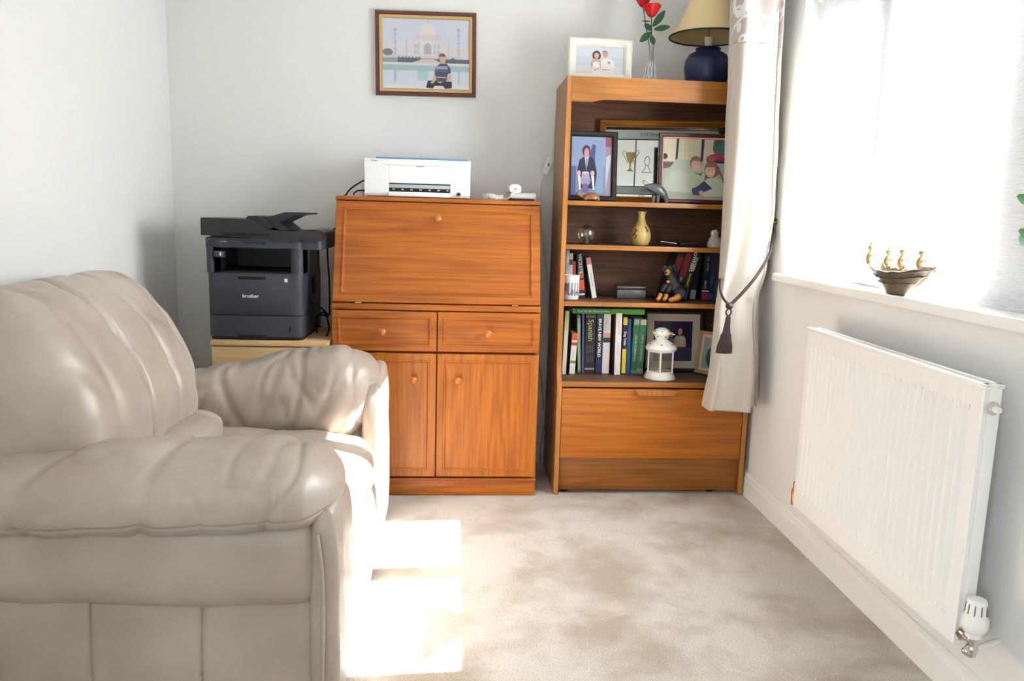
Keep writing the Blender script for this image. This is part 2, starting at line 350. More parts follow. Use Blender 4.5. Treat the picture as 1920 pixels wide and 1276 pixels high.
# shaped fascia under the top
zf = 1.502
MB().prism([(i0, zB-.001), (i0, zf), (i0+.075, zf), (i0+.095, zf+.004), (i0+.12, zf+.010), (i1-.12, zf+.010), (i1-.095, zf+.004), (i1-.075, zf), (i1, zf), (i1, zB-.001)], YF-.002, YF+.016, 'y').build('fascia', casx, bc, False)
SH = [1.142, .977, .760]
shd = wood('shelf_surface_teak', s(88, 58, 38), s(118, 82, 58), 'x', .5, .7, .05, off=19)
for z in SH:
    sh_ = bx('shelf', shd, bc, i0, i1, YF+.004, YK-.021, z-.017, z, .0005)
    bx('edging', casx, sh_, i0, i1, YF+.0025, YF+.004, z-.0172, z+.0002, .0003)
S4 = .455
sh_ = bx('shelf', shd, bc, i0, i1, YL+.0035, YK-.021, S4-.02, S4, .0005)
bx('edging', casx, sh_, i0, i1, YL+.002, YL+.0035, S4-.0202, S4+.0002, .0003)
# drop-front
zd0, zd1 = .150, .428
d = MB().box(i0+.002, i1-.002, YL+.002, YL+.02, zd0, zd1, .001).build('drop_front', drw, bc)
hx0, hx1 = P(1190, 730, 1, YL).x, P(1272, 730, 1, YL).x
q = MB()
q.loft([[(hx0+e, YL+.002, zd1+.001), (hx0+e, YL-.014, zd1-.001+0), (hx0+e, YL-.014, zd1-.004-k), (hx0+e, YL+.002, zd1-.004-k)] for e, k in ((0, 0), (.008, .004), (.016, .016), (.02, .018), (hx1-hx0-.02, .018), (hx1-hx0-.016, .016), (hx1-hx0-.008, .004), (hx1-hx0, 0))])
q.build('handle', edgez, d)
bx('plinth', pli, bc, i0, i1, YL+.014, YL+.03, .016, .148, .001)
for x in (i0+.03, i1-.1): 
    MB().lathe([(.014, 0), (.016, .004), (.014, .016), (.006, .017), (.006, .02)], (x, YL+.05, 0.0), 16).build('foot', dark, bc)

# ------------------------------------------------------------------ beech cabinet and black laser printer
cb = empty('cabinet', (-.67, 3.05, 0), 'pale beech cabinet under the black laser printer', 'cabinet')
cx0, cx1, cyf, cyb, cz = -.880, -.462, 2.845, 3.26, .605
bx('top', beech, cb, cx0, cx1, cyf-.004, cyb, cz-.018, cz, .002)
bx('side_panel', beech, cb, cx0+.002, cx0+.02, cyf+.02, cyb, 0.002, cz-.02); bx('side_panel', beech, cb, cx1-.02, cx1-.002, cyf+.02, cyb, 0.002, cz-.02)
bx('back_panel', beech, cb, cx0+.02, cx1-.02, cyb-.012, cyb-.002, 0.01, cz-.02)
for k in range(3):
    z1 = cz-.022-k*.19; dr = MB().box(cx0+.003, cx1-.003, cyf, cyf+.018, z1-.186, z1, .002).build('drawer', beech, cb)
    MB().tube([(-.72, cyf, z1-.09), (-.72, cyf-.02, z1-.09), (-.62, cyf-.02, z1-.09), (-.62, cyf, z1-.09)], .005).build('handle', mat('steel', s(190, 190, 190), .25, 1), dr)

pt = empty('laser_printer', (-.7, 3.02, cz), 'black multifunction laser printer with document feeder on the beech cabinet', 'printer')
blk = mat('printer_charcoal', s(60, 63, 72), .42, bump=.02, bscale=900); blk2 = mat('printer_black', s(40, 41, 46), .4); blkd = mat('printer_void', s(14, 14, 17), .6)
px0, px1, pf, pb = -.893, -.553, 2.865, 3.235
zz = lambda y: P(480, y, 1, pf).z
def xx(v, z=500): return P(v, z, 1, pf).x
def pz(v): return P(480, v, 1, pf).z
def rbox(q, x0, x1, y0, y1, z0, z1, r):  # footprint with rounded vertical front corners
    pl = [(x0, y1), (x0, y0+r)]+[(x0+r-r*math.cos(a), y0+r-r*math.sin(a)) for a in (PI/8, PI/4, 3*PI/8)]+[(x0+r, y0), (x1-r, y0)]+[(x1-r+r*math.sin(a), y0+r-r*math.cos(a)) for a in (PI/8, PI/4, 3*PI/8)]+[(x1, y0+r), (x1, y1)]
    q.prism(pl, z0, z1, 'z')
za, zb1, zc, zd_, ze = cz+.004, pz(591), pz(512), pz(464), pz(452)
q = MB(); rbox(q, px0+.004, px1-.004, pf+.004, pb, cz+.001, zb1-.003, .03); q.build('body', blkd, pt, True, 30)
q = MB(); rbox(q, px0, px1, pf, pb, cz+.012, zb1-.0015, .032); 
ca = q.build('paper_cassette', blk, pt, True, 30)
bx('finger_grip', blkd, ca, xx(446, 630), xx(500, 630), pf-.001, pf+.02, cz+.004, cz+.02, .002)
bx('level_slot', blkd, ca, xx(542, 615), xx(545, 615), pf-.0012, pf+.01, pz(622), pz(611), .0005)
q = MB(); rbox(q, px0, px1, pf, pb, zb1+.0015, zc, .032); mb = q.build('main_housing', blk, pt, True, 30)
# upper housing around the open output slot
sx0, sx1 = xx(399), xx(544)
q = MB()
q.box(px0, sx0, pf+.012, pb-.02, zc, zd_); q.box(sx1, px1, pf+.012, pb-.02, zc, zd_)
rbox(q, px0, sx0, pf, pf+.10, zc, zd_, .02); rbox(q, sx1, px1, pf, pf+.10, zc, zd_, .02)
rbox(q, px0, px1, pf, pb-.02, zd_, ze, .032); q.box(px0, px1, pb-.05, pb-.02, zc, zd_)
uh = q.build('upper_housing', blk, pt, True, 30)
bx('output_tray', blkd, uh, sx0, sx1, pf+.04, pb-.06, zc-.001, zc+.004)
bx('usb_port', mat('port_grey', s(70, 72, 78), .3), uh, xx(400), xx(420), pf+.004, pf+.03, pz(484), pz(472), .003)
bx('usb_label', mat('label_white', s(225, 225, 225), .5), uh, xx(412), xx(415), pf+.002, pf+.01, pz(481), pz(474), .0003)
q = MB(); q.box(xx(399), xx(544), pf-.002, pf+.02, zb1+.004, pz(514), .002); fp = q.build('front_cover', blk, pt)
bx('recess_grip', blkd, fp, xx(445), xx(498), pf-.0032, pf+.004, pz(524), pz(518), .001)
q = MB().col(235, 235, 238); q.text('brother', .0185, Matrix.Translation((xx(470, 556), pf-.0022, pz(555))) @ Matrix.Rotation(PI/2, 4, 'X'), .0004, bold=.0004); q.build('brand_lettering', mat('label_white', (0, 0, 0)), fp, False)
q = MB(); a, b_ = xx(533), xx(539); q.box(a, b_, pf-.003, pf, pz(527), pz(521)); q.box(a+.001, b_+.001, pf-.003, pf, pz(528), pz(527.4)); q.build('corner_emblem', mat('label_white', (0, 0, 0)), fp, False)
# control panel wedge
q = MB(); q.prism([(pf-.006, ze), (pf+.10, ze), (pf+.10, pz(444)), (pf+.03, pz(446)), (pf-.004, ze+.010)], px0+.004, px1-.004, 'x'); cp = q.build('control_panel', blk2, pt, False)
q = MB(); q.raw([P(456, 456, 1, pf-.006), P(499, 458, 1, pf-.006), P(496, 448, 1, pf+.01), P(460, 447, 1, pf+.01), P(456, 456, 1, pf+.01), P(499, 458, 1, pf+.01)], [(0, 1, 2, 3), (0, 3, 4), (1, 5, 2), (4, 3, 2, 5), (0, 4, 5, 1)]); q.build('display', mat('lcd', s(62, 68, 84), .15), cp, False)
q = MB().col(200, 205, 215); q.text('brother', .0075, Matrix.Translation((xx(420, 452), pf-.0064, pz(453.5))) @ Matrix.Rotation(PI/2, 4, 'X'), .0003); q.build('panel_lettering', mat('label_white', (0, 0, 0)), cp, False)
# scanner lid / feeder
lx0, lx1 = P(377, 450, 1, pf-.005).x, P(606, 450, 1, pf+.06).x
q = MB(); q.prism([(lx0, pz(443)), (lx1, pz(443)-.012), (lx1, pz(443)+.022), (P(560, 432, 1, pf).x, pz(432)), (P(505, 432, 1, pf).x, pz(431)), (P(470, 410, 1, pf).x, pz(411)), (lx0+.003, pz(410)), (lx0, pz(412))], pf-.005, pb-.03, 'y'); lid = q.build('document_feeder', blk2, pt, False)
q = MB(); rbox(q, lx0+.002, lx1, pf+.02, pb-.02, pz(466), pz(443)-.012, .02); q.build('scanner_bed', blk, lid, True, 30)
q = MB(); q.prism([(xx(417), pz(437)), (xx(507), pz(437)), (xx(507), pz(443)), (xx(417), pz(443))], pf-.0065, pf-.003, 'y'); q.build('lid_grip', blkd, lid, False)
q = MB(); q.prism([(xx(458), pz(411)), (xx(463), pz(405)), (xx(478), pz(404)), (xx(488), pz(406)), (xx(510), pz(425)), (xx(500), pz(431)), (xx(480), pz(420))], pf+.03, pb-.08, 'y'); q.build('feed_roller_cover', blk2, lid, False)
q = MB(); q.prism([(xx(486), pz(405)), (xx(500), pz(406)), (xx(531), pz(396)), (xx(571), pz(396)), (xx(571), pz(399)), (xx(548), pz(402)), (xx(520), pz(416)), (xx(538), pz(430)), (xx(520), pz(432)), (xx(500), pz(420))], pf+.05, pb-.09, 'y'); q.build('paper_support', blk2, lid, False)
q = MB(); q.prism([(xx(560), pz(432)), (xx(585), pz(428)), (xx(600), pz(430)), (xx(606), pz(433)), (xx(585), pz(435))], pf+.03, pb-.05, 'y'); q.build('exit_tray', blk2, lid, False)
bx('side_grip', blkd, mb, px1-.004, px1+.0006, pf+.18, pf+.26, pz(560), pz(525), .002)
cable = mat('black_cable', s(22, 22, 24), .45)
def cord(name, pts, r, m, label, cat='cable', n_=10):
    q = MB(); q.tube(curve_pts(pts, n_), r, 8); o = q.build(name, m, None, True, 180)
    return tag(o, label, cat)
def PP(lst, y): return [P(a, b_, 1, y) for a, b_ in lst]
yk = 3.10
cord('power_cable', [P(583, 567, 1, 3.0), P(600, 575, 1, 3.05), P(616, 592, 1, 3.07), P(600, 590, 1, 3.10), P(590, 600, 1, 3.1), P(597, 628, 1, 3.06), P(610, 632, 1, 2.99), P(617, 612, 1, 3.0), P(607, 585, 1, 3.12), P(592, 600, 1, 3.14), P(600, 612, 1, 3.13)], .0035, cable, 'black cable looping beside the laser printer on the beech cabinet')
cord('mains_lead', [(-.475, 3.2, P(626, 424, 1, 3.2).z), P(617, 440, 1, 3.2), P(614, 470, 1, 3.2), P(617, 520, 1, 3.2), P(618, 552, 1, 3.2), P(618, 590, 1, 3.2)], .0035, cable, 'black lead hanging down the left side of the bureau')

# ------------------------------------------------------------------ white inkjet printer
hp = empty('inkjet_printer', (-.14, 3.1, zT), 'white inkjet printer on top of the bureau, open paper slot', 'printer')
hw = mat('printer_white', s(242, 242, 243), .35); hg = mat('printer_grey', s(178, 188, 192), .4)
hf = 3.045; hx0, hx1 = P(684, 335, 1, hf).x, P(882, 335, 1, hf).x; hz = zT+.003
def hX(v, y=335): return P(v, y, 1, hf).x
def hZ(v): return P(780, v, 1, hf).z
htop = hZ(299)
q = MB(); 
def hpro(dx, dy): return [(hf+.008-dy, hz), (hf-dy, hz+.01), (hf-.012-dy, htop-.012), (hf-.006-dy, htop), (hf+.235, htop+.004), (hf+.235, hz)]
a, b_ = hX(727, 345), hX(845, 345)
# body with open slot: side blocks + upper block
q.prism(hpro(0, 0), hx0+.006, hX(729, 350), 'x'); q.prism(hpro(0, 0), hX(844, 350), hx1-.006, 'x')
q.prism([(hf-.004, hZ(344)), (hf-.012, htop-.012), (hf-.006, htop), (hf+.235, htop+.004), (hf+.235, hz), (hf+.05, hz), (hf+.05, hZ(344))], hX(728, 350), hX(845, 350), 'x')
bd = q.build('body', hw, hp, False)
md = bd.modifiers.new('bev', 'BEVEL'); md.width = .003; md.segments = 2; md.limit_method = 'ANGLE'
for xa_ in (hx0, hx1-.008): MB().prism(hpro(0, 0), xa_, xa_+.008, 'x').build('end_cap', hw, bd, False)
bx('slot_interior', mat('slot_black', s(24, 26, 28), .5), bd, hX(729), hX(844), hf+.012, hf+.05, hz+.008, hZ(344), 0)
for k in range(7): x = hX(735+k*17); MB().box(x, x+.010, hf+.008, hf+.014, hZ(357), hZ(354), .001).build('roller', hg, bd)
q = MB(); q.box(hX(729), hX(844), hf-.002, hf+.013, hZ(353), hZ(346), .002); q.build('slot_lip', hg, bd)
bx('output_tray', hw, bd, hX(729), hX(844), hf-.006, hf+.02, hz, hZ(360), .002)
bx('tray_tab', hw, bd, hX(773), hX(815), hf-.0085, hf, hz+.001, hZ(361), .002)
q = MB(); rr_ = [(hX(722), hZ(309)), (hX(850), hZ(309)), (hX(849), hZ(366)), (hX(722), hZ(366))]
q.box(hX(722), hX(850), hf-.0135, hf-.006, hZ(311.0), hZ(310.4)); q.build('door_seam', mat('seam_grey', s(205, 205, 208), .5), bd, False)
q = MB(); q.box(hX(704), hX(876), hf+.02, hf+.22, htop+.002, htop+.008, .002); q.build('scanner_lid', mat('lid_blue', s(120, 165, 205), .35), bd)
q = MB(); q.box(hX(780), hX(795), hf-.0138, hf-.008, hZ(312.8), hZ(311.6)); q.build('badge', mat('badge_grey', s(140, 142, 146), .4), bd, False)
q = MB(); q.box(hX(857), hX(864), hf-.006, hf+.003, hZ(365), hZ(359)); q.build('corner_label', mat('badge_black', s(50, 54, 56), .4), bd, False)
q = MB(); q.text('DeskJet', .0075, Matrix.Translation((hX(703, 302), hf-.0135, hZ(303.5))) @ Matrix.Rotation(PI/2, 4, 'X'), .001); q.build('model_lettering', mat('badge_grey', (0, 0, 0)), bd, False)
cord('printer_power_lead', [P(682, 338, 1, 3.12), P(668, 346, 1, 3.15), P(655, 356, 1, 3.18), P(648, 366, 1, 3.2), (P(646, 370, 1, 3.2).x, 3.2, zT+.006)], .0032, cable, 'black power lead arching down from the left of the white printer')
cord('printer_usb_lead', [P(684, 357, 1, 3.12), P(672, 357, 1, 3.13), P(665, 361, 1, 3.14), (P(663, 366, 1, 3.14).x, 3.14, zT+.006)], .003, cable, 'short black lead behind the left corner of the white printer')
q = MB(); c0 = P(675, 356, 1, 3.2); q.box(c0.x-.012, c0.x+.012, 3.19, 3.23, zT+.001, zT+.045, .004); o = q.build('plug_adapter', hw, None); tag(o, 'small white adapter behind the left end of the white printer', 'adapter')

# ------------------------------------------------------------------ telephone
ph = empty('telephone', (.27, 3.1, zT), 'white corded telephone with handset at the right end of the bureau top', 'telephone')
yf = 3.06
tx = lambda v: P(v, 365, 1, yf).x
q = MB(); q.box(tx(957), tx(1007), yf, yf+.19, zT+.008, zT+.030, .008, 3); q.build('base', hw, ph)
bx('foot_plate', mat('grey_rubber', s(60, 60, 64), .7), ph, tx(959), tx(1002), yf+.006, yf+.18, zT+.001, zT+.009, .002)
hx = tx(966)
q = MB(); rings = []
for k in range(17):
    t_ = k/16; y = yf-.01+.20*t_; e = abs(2*t_-1)
    w_ = .018+.006*e**4; h0 = zT+.028+.010*(1-e**4); h1 = zT+.062-.012*0
    rings.append([(hx+w_*math.copysign(abs(math.cos(a))**.6, math.cos(a))*.92, y, (h0+h1)/2+(h1-h0)/2*math.copysign(abs(math.sin(a))**.6, math.sin(a))) for a in [2*PI*j/20 for j in range(20)]])
q.loft(rings); hs = q.build('handset', hw, ph, True, 50)
q = MB(); q.box(hx-.003, hx+.003, yf-.0115, yf-.004, zT+.040, zT+.046); q.build('cord_socket', mat('grey_rubber', (0, 0, 0)), hs, False)
pts = []
x_a, x_b = tx(906), tx(944)
for k in range(200):
    t_ = k/199; a = t_*2*PI*15; pts.append((x_a+(x_b-x_a)*t_, yf+.02-.02*math.sin(t_*3)+.0085*math.cos(a), zT+.0125+.0085*math.sin(a)+.003*math.sin(t_*PI*2)))
pts += [(tx(948), yf-.0, zT+.004), (tx(957), yf-.012, zT+.014), (hx-.006, yf-.016, zT+.034), (hx, yf-.01, zT+.043)]
q = MB(); q.tube(pts[:200]+curve_pts(pts[199:], 6)[1:], .0022, 6); q.build('coiled_cord', hw, ph, True, 180)

# ------------------------------------------------------------------ framed pictures
def frame(name, label, M4, W, H, bw, fm, art, mount=0, mm=None, depth=.018, cat='picture frame', strut=True, inner=None, lipm=None):
    """local: x across, z up, -y faces viewer, base centre at origin"""
    rt = bpy.data.objects.new(name, None); COL.objects.link(rt); rt.matrix_world = M4; tag(rt, label, cat, 'framed photos on the bookcase' if name == 'framed_photo' else None)
    def ring(d, y): return [(-W/2+d, y, d), (W/2-d, y, d), (W/2-d, y, H-d), (-W/2+d, y, H-d)]
    q = MB(); q.local = True
    q.loft([ring(0, depth*.5), ring(0, -depth*.3), ring(bw*.18, -depth*.5), ring(bw*.75, -depth*.42), ring(bw, -depth*.1), ring(bw, depth*.5)], closed=True)
    fr = q.build('frame', fm, rt, True, 25)
    if inner:
        iw, im = inner; q = MB(); q.local = True
        q.loft([ring(bw-.001, depth*.3), ring(bw-.001, -depth*.30), ring(bw+iw*.8, -depth*.22), ring(bw+iw, 0), ring(bw+iw, depth*.3)], closed=True)
        q.build('inner_slip', im, fr, True, 25); bw += iw
    d = bw
    if mount:
        q = MB(); q.local = True
        q.loft([ring(bw-.002, .004), ring(bw-.002, 0.0), ring(bw+mount, 0.0), ring(bw+mount, .004)], closed=True)
        q.build('mount', mm, rt, False); d = bw+mount
    q = MB(); q.local = True; q.ow, q.oh = W-2*d, H-2*d
    q.col(200, 200, 200); q.box(-W/2+d-.001, W/2-d+.001, .003, .006, d-.001, H-d+.001)
    art(ArtP(q, -W/2+d, d, W-2*d, H-2*d, .003)); q.build('print', printed('photo_print', .22, .3), rt, False, fixn=True)
    q = MB(); q.local = True; q.box(-W/2+.004, W/2-.004, .006, depth*.55, .004, H-.004); q.build('backing', mat('backing_board', s(70, 60, 50), .9), rt, False)
    return rt
class ArtP:
    """flat printed picture: layers of ink 0.1 mm apart, coordinates 0..1 from the lower left"""
    def __init__(self, q, x, z, w, h, y): self.q, self.x, self.z, self.w, self.h, self.y = q, x, z, w, h, y
    def poly(self, pts, *c):
        self.y -= .00009; self.q.col(*c)
        pts = [(min(1, max(0, u)), min(1, max(0, v))) for u, v in pts]
        self.q.raw([(self.x+u*self.w, self.y, self.z+v*self.h) for u, v in pts], [tuple(range(len(pts)))])
    def rect(self, u0, v0, u1, v1, *c): self.poly([(u0, v0), (u1, v0), (u1, v1), (u0, v1)], *c)
    def ell(self, u, v, ru, rv, *c): self.poly(ell(u, v, ru, rv), *c)
def stand(x, y, z, lean, turn=0, roll=0):
    return Matrix.Translation((x, y, z)) @ Matrix.Rotation(turn, 4, 'Z') @ Matrix.Rotation(-lean, 4, 'X') @ Matrix.Rotation(roll, 4, 'Y')
def art_taj(a):
    a.rect(0, 0, 1, 1, 205, 208, 222); a.rect(0, .42, 1, .62, 214, 208, 208)
    for u, h in ((.145, .86), (.875, .88)):
        a.rect(u-.012, .45, u+.012, h-.04, 190, 188, 205); a.ell(u, h-.02, .02, .022, 176, 174, 190)
        for k in (.57, .67, .78): a.rect(u-.02, k-.006, u+.02, k+.006, 172, 170, 190)
    for u in (.275, .76): a.rect(u-.007, .45, u+.007, .72, 196, 190, 200)
    a.rect(.33, .47, .70, .70, 214, 206, 212); a.rect(.43, .47, .60, .73, 218, 210, 214)
    a.rect(.44, .70, .60, .79, 212, 204, 204); a.poly(ell(.52, .80, .09, .14, 20, 0, PI)+[(.43, .78), (.61, .78)][::1], 222, 213, 212)
    a.rect(.517, .92, .523, .99, 190, 185, 190)
    for u in (.40, .64): a.ell(u, .745, .03, .035, 206, 198, 202); a.rect(u-.025, .70, u+.025, .73, 206, 198, 202)
    a.poly([(.475, .50), (.475, .62), (.52, .67), (.56, .62), (.56, .50)], 176, 172, 186)
    for u in (.375, .41, .60, .645): a.rect(u-.014, .58, u+.014, .65, 196, 190, 202); a.rect(u-.014, .50, u+.014, .56, 196, 190, 202)
    a.rect(.1, .44, .92, .475, 206, 198, 200)
    a.ell(.06, .52, .06, .05, 120, 128, 136)
    a.rect(0, .37, 1, .44, 150, 152, 160)
    for k in range(24): a.ell(.18+k*.013+(.35 if k > 19 else 0), .41, .009, .045+.012*math.sin(k*2.1), 88, 104, 118)
    for k in range(12): a.ell(.60+k*.035, .405, .018, .03, 96, 108, 116)
    a.poly([(.30, .36), (.47, .43), (.58, .43), (.72, .36)], 205, 188, 184)
    a.rect(0, .34, 1, .375, 214, 208, 208)
    a.rect(0, .25, 1, .34, 158, 184, 190); a.rect(0, .04, 1, .26, 200, 208, 218); a.rect(.4, .12, .52, .26, 170, 196, 200)
    a.rect(.13, .10, .16, .34, 170, 182, 196); a.rect(.87, .08, .89, .34, 168, 180, 196)
    a.rect(0, 0, 1, .06, 214, 210, 214)
    a.poly([(.50, .02), (.52, .12), (.60, .13), (.66, .09), (.74, .13), (.80, .11), (.80, .02), (.72, .01), (.70, .05), (.60, .05), (.58, .01)], 34, 32, 40)
    a.poly([(.60, .11), (.60, .26), (.62, .33), (.66, .37), (.74, .37), (.78, .31), (.79, .24), (.75, .22), (.75, .11)], 66, 70, 88)
    a.rect(.62, .29, .75, .335, 150, 158, 176); a.rect(.605, .165, .75, .18, 170, 170, 184); a.rect(.605, .25, .76, .285, 80, 92, 128)
    for pts in ([(.60, .25), (.58, .14), (.55, .09), (.58, .08), (.62, .14)], [(.77, .24), (.80, .18), (.76, .11), (.73, .12), (.76, .18)]): a.poly(pts, 206, 160, 150)
    a.ell(.695, .44, .038, .065, 204, 158, 150); a.poly(ell(.69, .47, .038, .045, 12, 0, PI), 110, 92, 88)
red = s(96, 46, 38)
T1 = P(705, 178, 1, BY-.01); T2 = P(892, 183, 1, BY-.01); T3 = P(709, 19, 1, BY-.01)
pw = (T2-T1).length; phh = (T3-T1).length
rollp = math.atan2(T2.z-T1.z, T2.x-T1.x)
c0 = (T1+T2)/2
frame('picture', 'dark red framed photo of a kneeling man before a white domed building on the wall', Matrix.Translation((c0.x, BY-.011, c0.z)) @ Matrix.Rotation(-rollp, 4, 'Y'), pw, phh, .017,
      mat('mottled_red_frame', red, .3, var=.55, vscale=26, coat=.4), art_taj, depth=.02, cat='picture', inner=(.011, mat('gilt_slip', s(205, 172, 118), .45, .2)))

def person(a, u, v, h, shirt, hair, skin=(205, 160, 145), w_=.1, leg=None, longhair=False):
    """u,v feet/hip base, h height up to crown"""
    hd = h*.14
    if leg: a.poly([(u-w_*.5, v), (u-w_*.55, v+h*.45), (u+w_*.55, v+h*.45), (u+w_*.5, v)], *leg)
    if longhair: a.poly(ell(u, v+h*.84, w_*.48, h*.17), *hair)
    a.poly([(u-w_*.6, v+h*(.4 if leg else 0)), (u-w_*.75, v+h*.62), (u-w_*.5, v+h*.72), (u+w_*.5, v+h*.72), (u+w_*.75, v+h*.62), (u+w_*.6, v+h*(.4 if leg else 0))], *shirt)
    a.poly([(u-w_*.75, v+h*.62), (u-w_*.85, v+h*.42), (u-w_*.6, v+h*.40), (u-w_*.5, v+h*.6)], *skin); a.poly([(u+w_*.75, v+h*.62), (u+w_*.85, v+h*.42), (u+w_*.6, v+h*.40), (u+w_*.5, v+h*.6)], *skin)
    a.ell(u, v+h*.86, w_*.34, hd*.85, *hair); a.ell(u, v+h*.835, w_*.28, hd*.72, *skin)
def art_wed(a):
    a.rect(0, 0, 1, 1, 205, 210, 218); a.rect(0, .3, 1, .62, 196, 204, 212); a.rect(0, .0, 1, .2, 216, 212, 212)
    a.ell(.43, .68, .09, .18, 92, 66, 64); a.poly([(.30, .35), (.34, .55), (.40, .58), (.50, .56), (.55, .35), (.50, .1), (.36, .1)], 206, 160, 150); a.poly([(.35, .0), (.36, .42), (.42, .46), (.49, .42), (.52, 0)], 232, 226, 224); a.ell(.43, .68, .05, .10, 212, 168, 158)
    a.ell(.42, .18, .10, .08, 224, 216, 204); a.ell(.40, .16, .02, .02, 130, 120, 100); a.ell(.46, .2, .02, .02, 150, 120, 110)
    a.poly([(.52, .0), (.52, .45), (.58, .58), (.70, .58), (.80, .48), (.80, 0)], 226, 220, 218); a.ell(.61, .74, .055, .12, 200, 152, 146); a.poly(ell(.60, .80, .055, .07, 12, 0, PI), 150, 130, 126); a.rect(.54, .16, .72, .18, 130, 130, 150)
    a.ell(.69, .43, .03, .05, 190, 150, 134)
yA = 3.08
c0 = P(1124, 150, 1, yA); w0 = P(1184, 110, 1, yA).x-P(1064, 110, 1, yA).x
h0 = P(1070, 71, 1, yA).z-zB
frame('framed_photo', 'white distressed wooden frame with a wedding couple photo on the bookcase top', stand(c0.x, yA, zB+.0025, .10), w0, h0+.004, .030, mat('distressed_white', s(228, 226, 214), .6, var=.12, vscale=40), art_wed, depth=.02)
def art_cup(a):
    a.rect(0, 0, 1, 1, 118, 134, 168); a.rect(0, .5, 1, 1, 138, 152, 184); a.rect(.62, .05, .8, .95, 128, 150, 182); a.rect(.84, .0, 1, .84, 150, 130, 146); a.rect(.84, .84, 1, 1, 140, 88, 104)
    a.poly([(.86, .1), (.98, .6), (.98, .72), (.86, .66)], 176, 180, 196)
    a.rect(0, 0, .12, .5, 86, 100, 146); a.poly([(.42, .6), (.52, .88), (.6, .86), (.58, .6)], 74, 84, 120)
    a.poly([(.14, .38), (.2, .6), (.30, .66), (.50, .66), (.58, .6), (.64, .38), (.6, .12), (.2, .12)], 44, 42, 66)
    a.poly([(.33, .66), (.38, .4), (.43, .66)], 196, 196, 214); a.rect(.375, .42, .395, .64, 60, 60, 90)
    a.ell(.37, .76, .10, .10, 70, 50, 72); a.ell(.375, .73, .062, .08, 196, 140, 150)
    a.poly(ell(.36, .26, .13, .10), 146, 140, 172); a.rect(.27, .30, .45, .38, 162, 154, 186); a.poly([(.27, .05), (.30, .2), (.42, .2), (.45, .05)], 110, 96, 132); a.ell(.36, .39, .09, .02, 190, 184, 206)
    for u in (.19, .53): a.ell(u, .38, .05, .045, 206, 164, 164); a.poly([(u-.03, .34), (u+.04, .34), (u+.06, .1), (u+.02, .1)], 220, 214, 206)
yC = 3.06
def shelf_frame(name, label, yb, xl, xr, yt, ybm, z, bw, fm, art, lean=.1, **k):
    a = P(xl, (yt+ybm)/2, 1, yb).x; b2 = P(xr, (yt+ybm)/2, 1, yb).x; H_ = P((xl+xr)/2, yt, 1, yb+.02).z-z
    return frame(name, label, stand((a+b2)/2, yb, z+.0025, lean), b2-a, H_/math.cos(lean), bw, fm, art, **k)
blackf = mat('black_frame', s(34, 28, 26), .4)
shelf_frame('framed_photo', 'black framed photo of a suited man holding a silver trophy, on the upper shelf', 3.06, 1062, 1158, 247, 374, SH[0], .021, blackf, art_cup, .1)
def art_mir(a):
    pass
# engraved mirror in gilt frame
mz0, mz1 = SH[0]+.001, P(1200, 224, 1, 3.18).z
mxa, mxb = P(1121, 300, 1, 3.17).x, 1.098
mm4 = stand((mxa+mxb)/2, 3.143, mz0, .12, -.19)
mi = bpy.data.objects.new('pub_mirror', None); COL.objects.link(mi); mi.matrix_world = mm4; tag(mi, 'gilt framed mirror engraved with lettering and trophies, behind the photos on the upper shelf', 'mirror')
gold = mat('gilt', s(190, 140, 66), .3, .7)
MW, MH = mxb-mxa, (mz1-mz0)/math.cos(.12)
def ring(d, y): return [(-MW/2+d, y, d), (MW/2-d, y, d), (MW/2-d, y, MH-d), (-MW/2+d, y, MH-d)]
q = MB(); q.local = True; q.loft([ring(0, .008), ring(0, -.006), ring(.004, -.010), ring(.008, -.005), ring(.012, -.009), ring(.020, -.003), ring(.024, -.006), ring(.027, 0), ring(.027, .008)], closed=True); q.build('frame', gold, mi, True, 20)
q = MB(); q.local = True; q.box(-MW/2+.02, MW/2-.02, .002, .005, .02, MH-.02); gl = q.build('mirror_glass', mat('silvered_glass', s(225, 230, 226), .08, 1), mi, False)
q = MB(); q.local = True; y_ = .0016
def band(z0, z1, c): q.col(*c); q.box(-MW/2+.027, MW/2-.027, y_, .002, z0, z1)
tz = MH-.027
fb = MH-.24
for z0_, z1_, c in ((tz-.012, tz-.009, (30, 34, 32)), (tz-.052, tz-.048, (30, 34, 32)), (.027+.008, .027+.011, (30, 34, 32)), (.066, .069, (30, 34, 32))): band(z0_, z1_, c)
def band2(z0, z1, c): q.col(*c); q.box(-MW/2+.027, MW/2-.027, .0019, .0021, z0, z1)
band2(tz-.048, tz-.012, (176, 188, 184)); band2(.038, .066, (176, 188, 184))
lx = P(1222, 255, 1, 3.17).x-(mxa+mxb)/2
q.col(60, 64, 62); q.text('TOTTENHAM', .0195, Matrix.Translation((lx+.002, .0012, tz-.030)) @ Matrix.Rotation(PI/2, 4, 'X'), .0003, squash=.9); q.text('WHITE HART LANE', .020, Matrix.Translation((P(1199, 355, 1, 3.17).x-(mxa+mxb)/2+.09, .0012, .051)) @ Matrix.Rotation(PI/2, 4, 'X'), .0003)
q.build('engraved_bands', PR, gl, False)
q = MB(); q.local = True
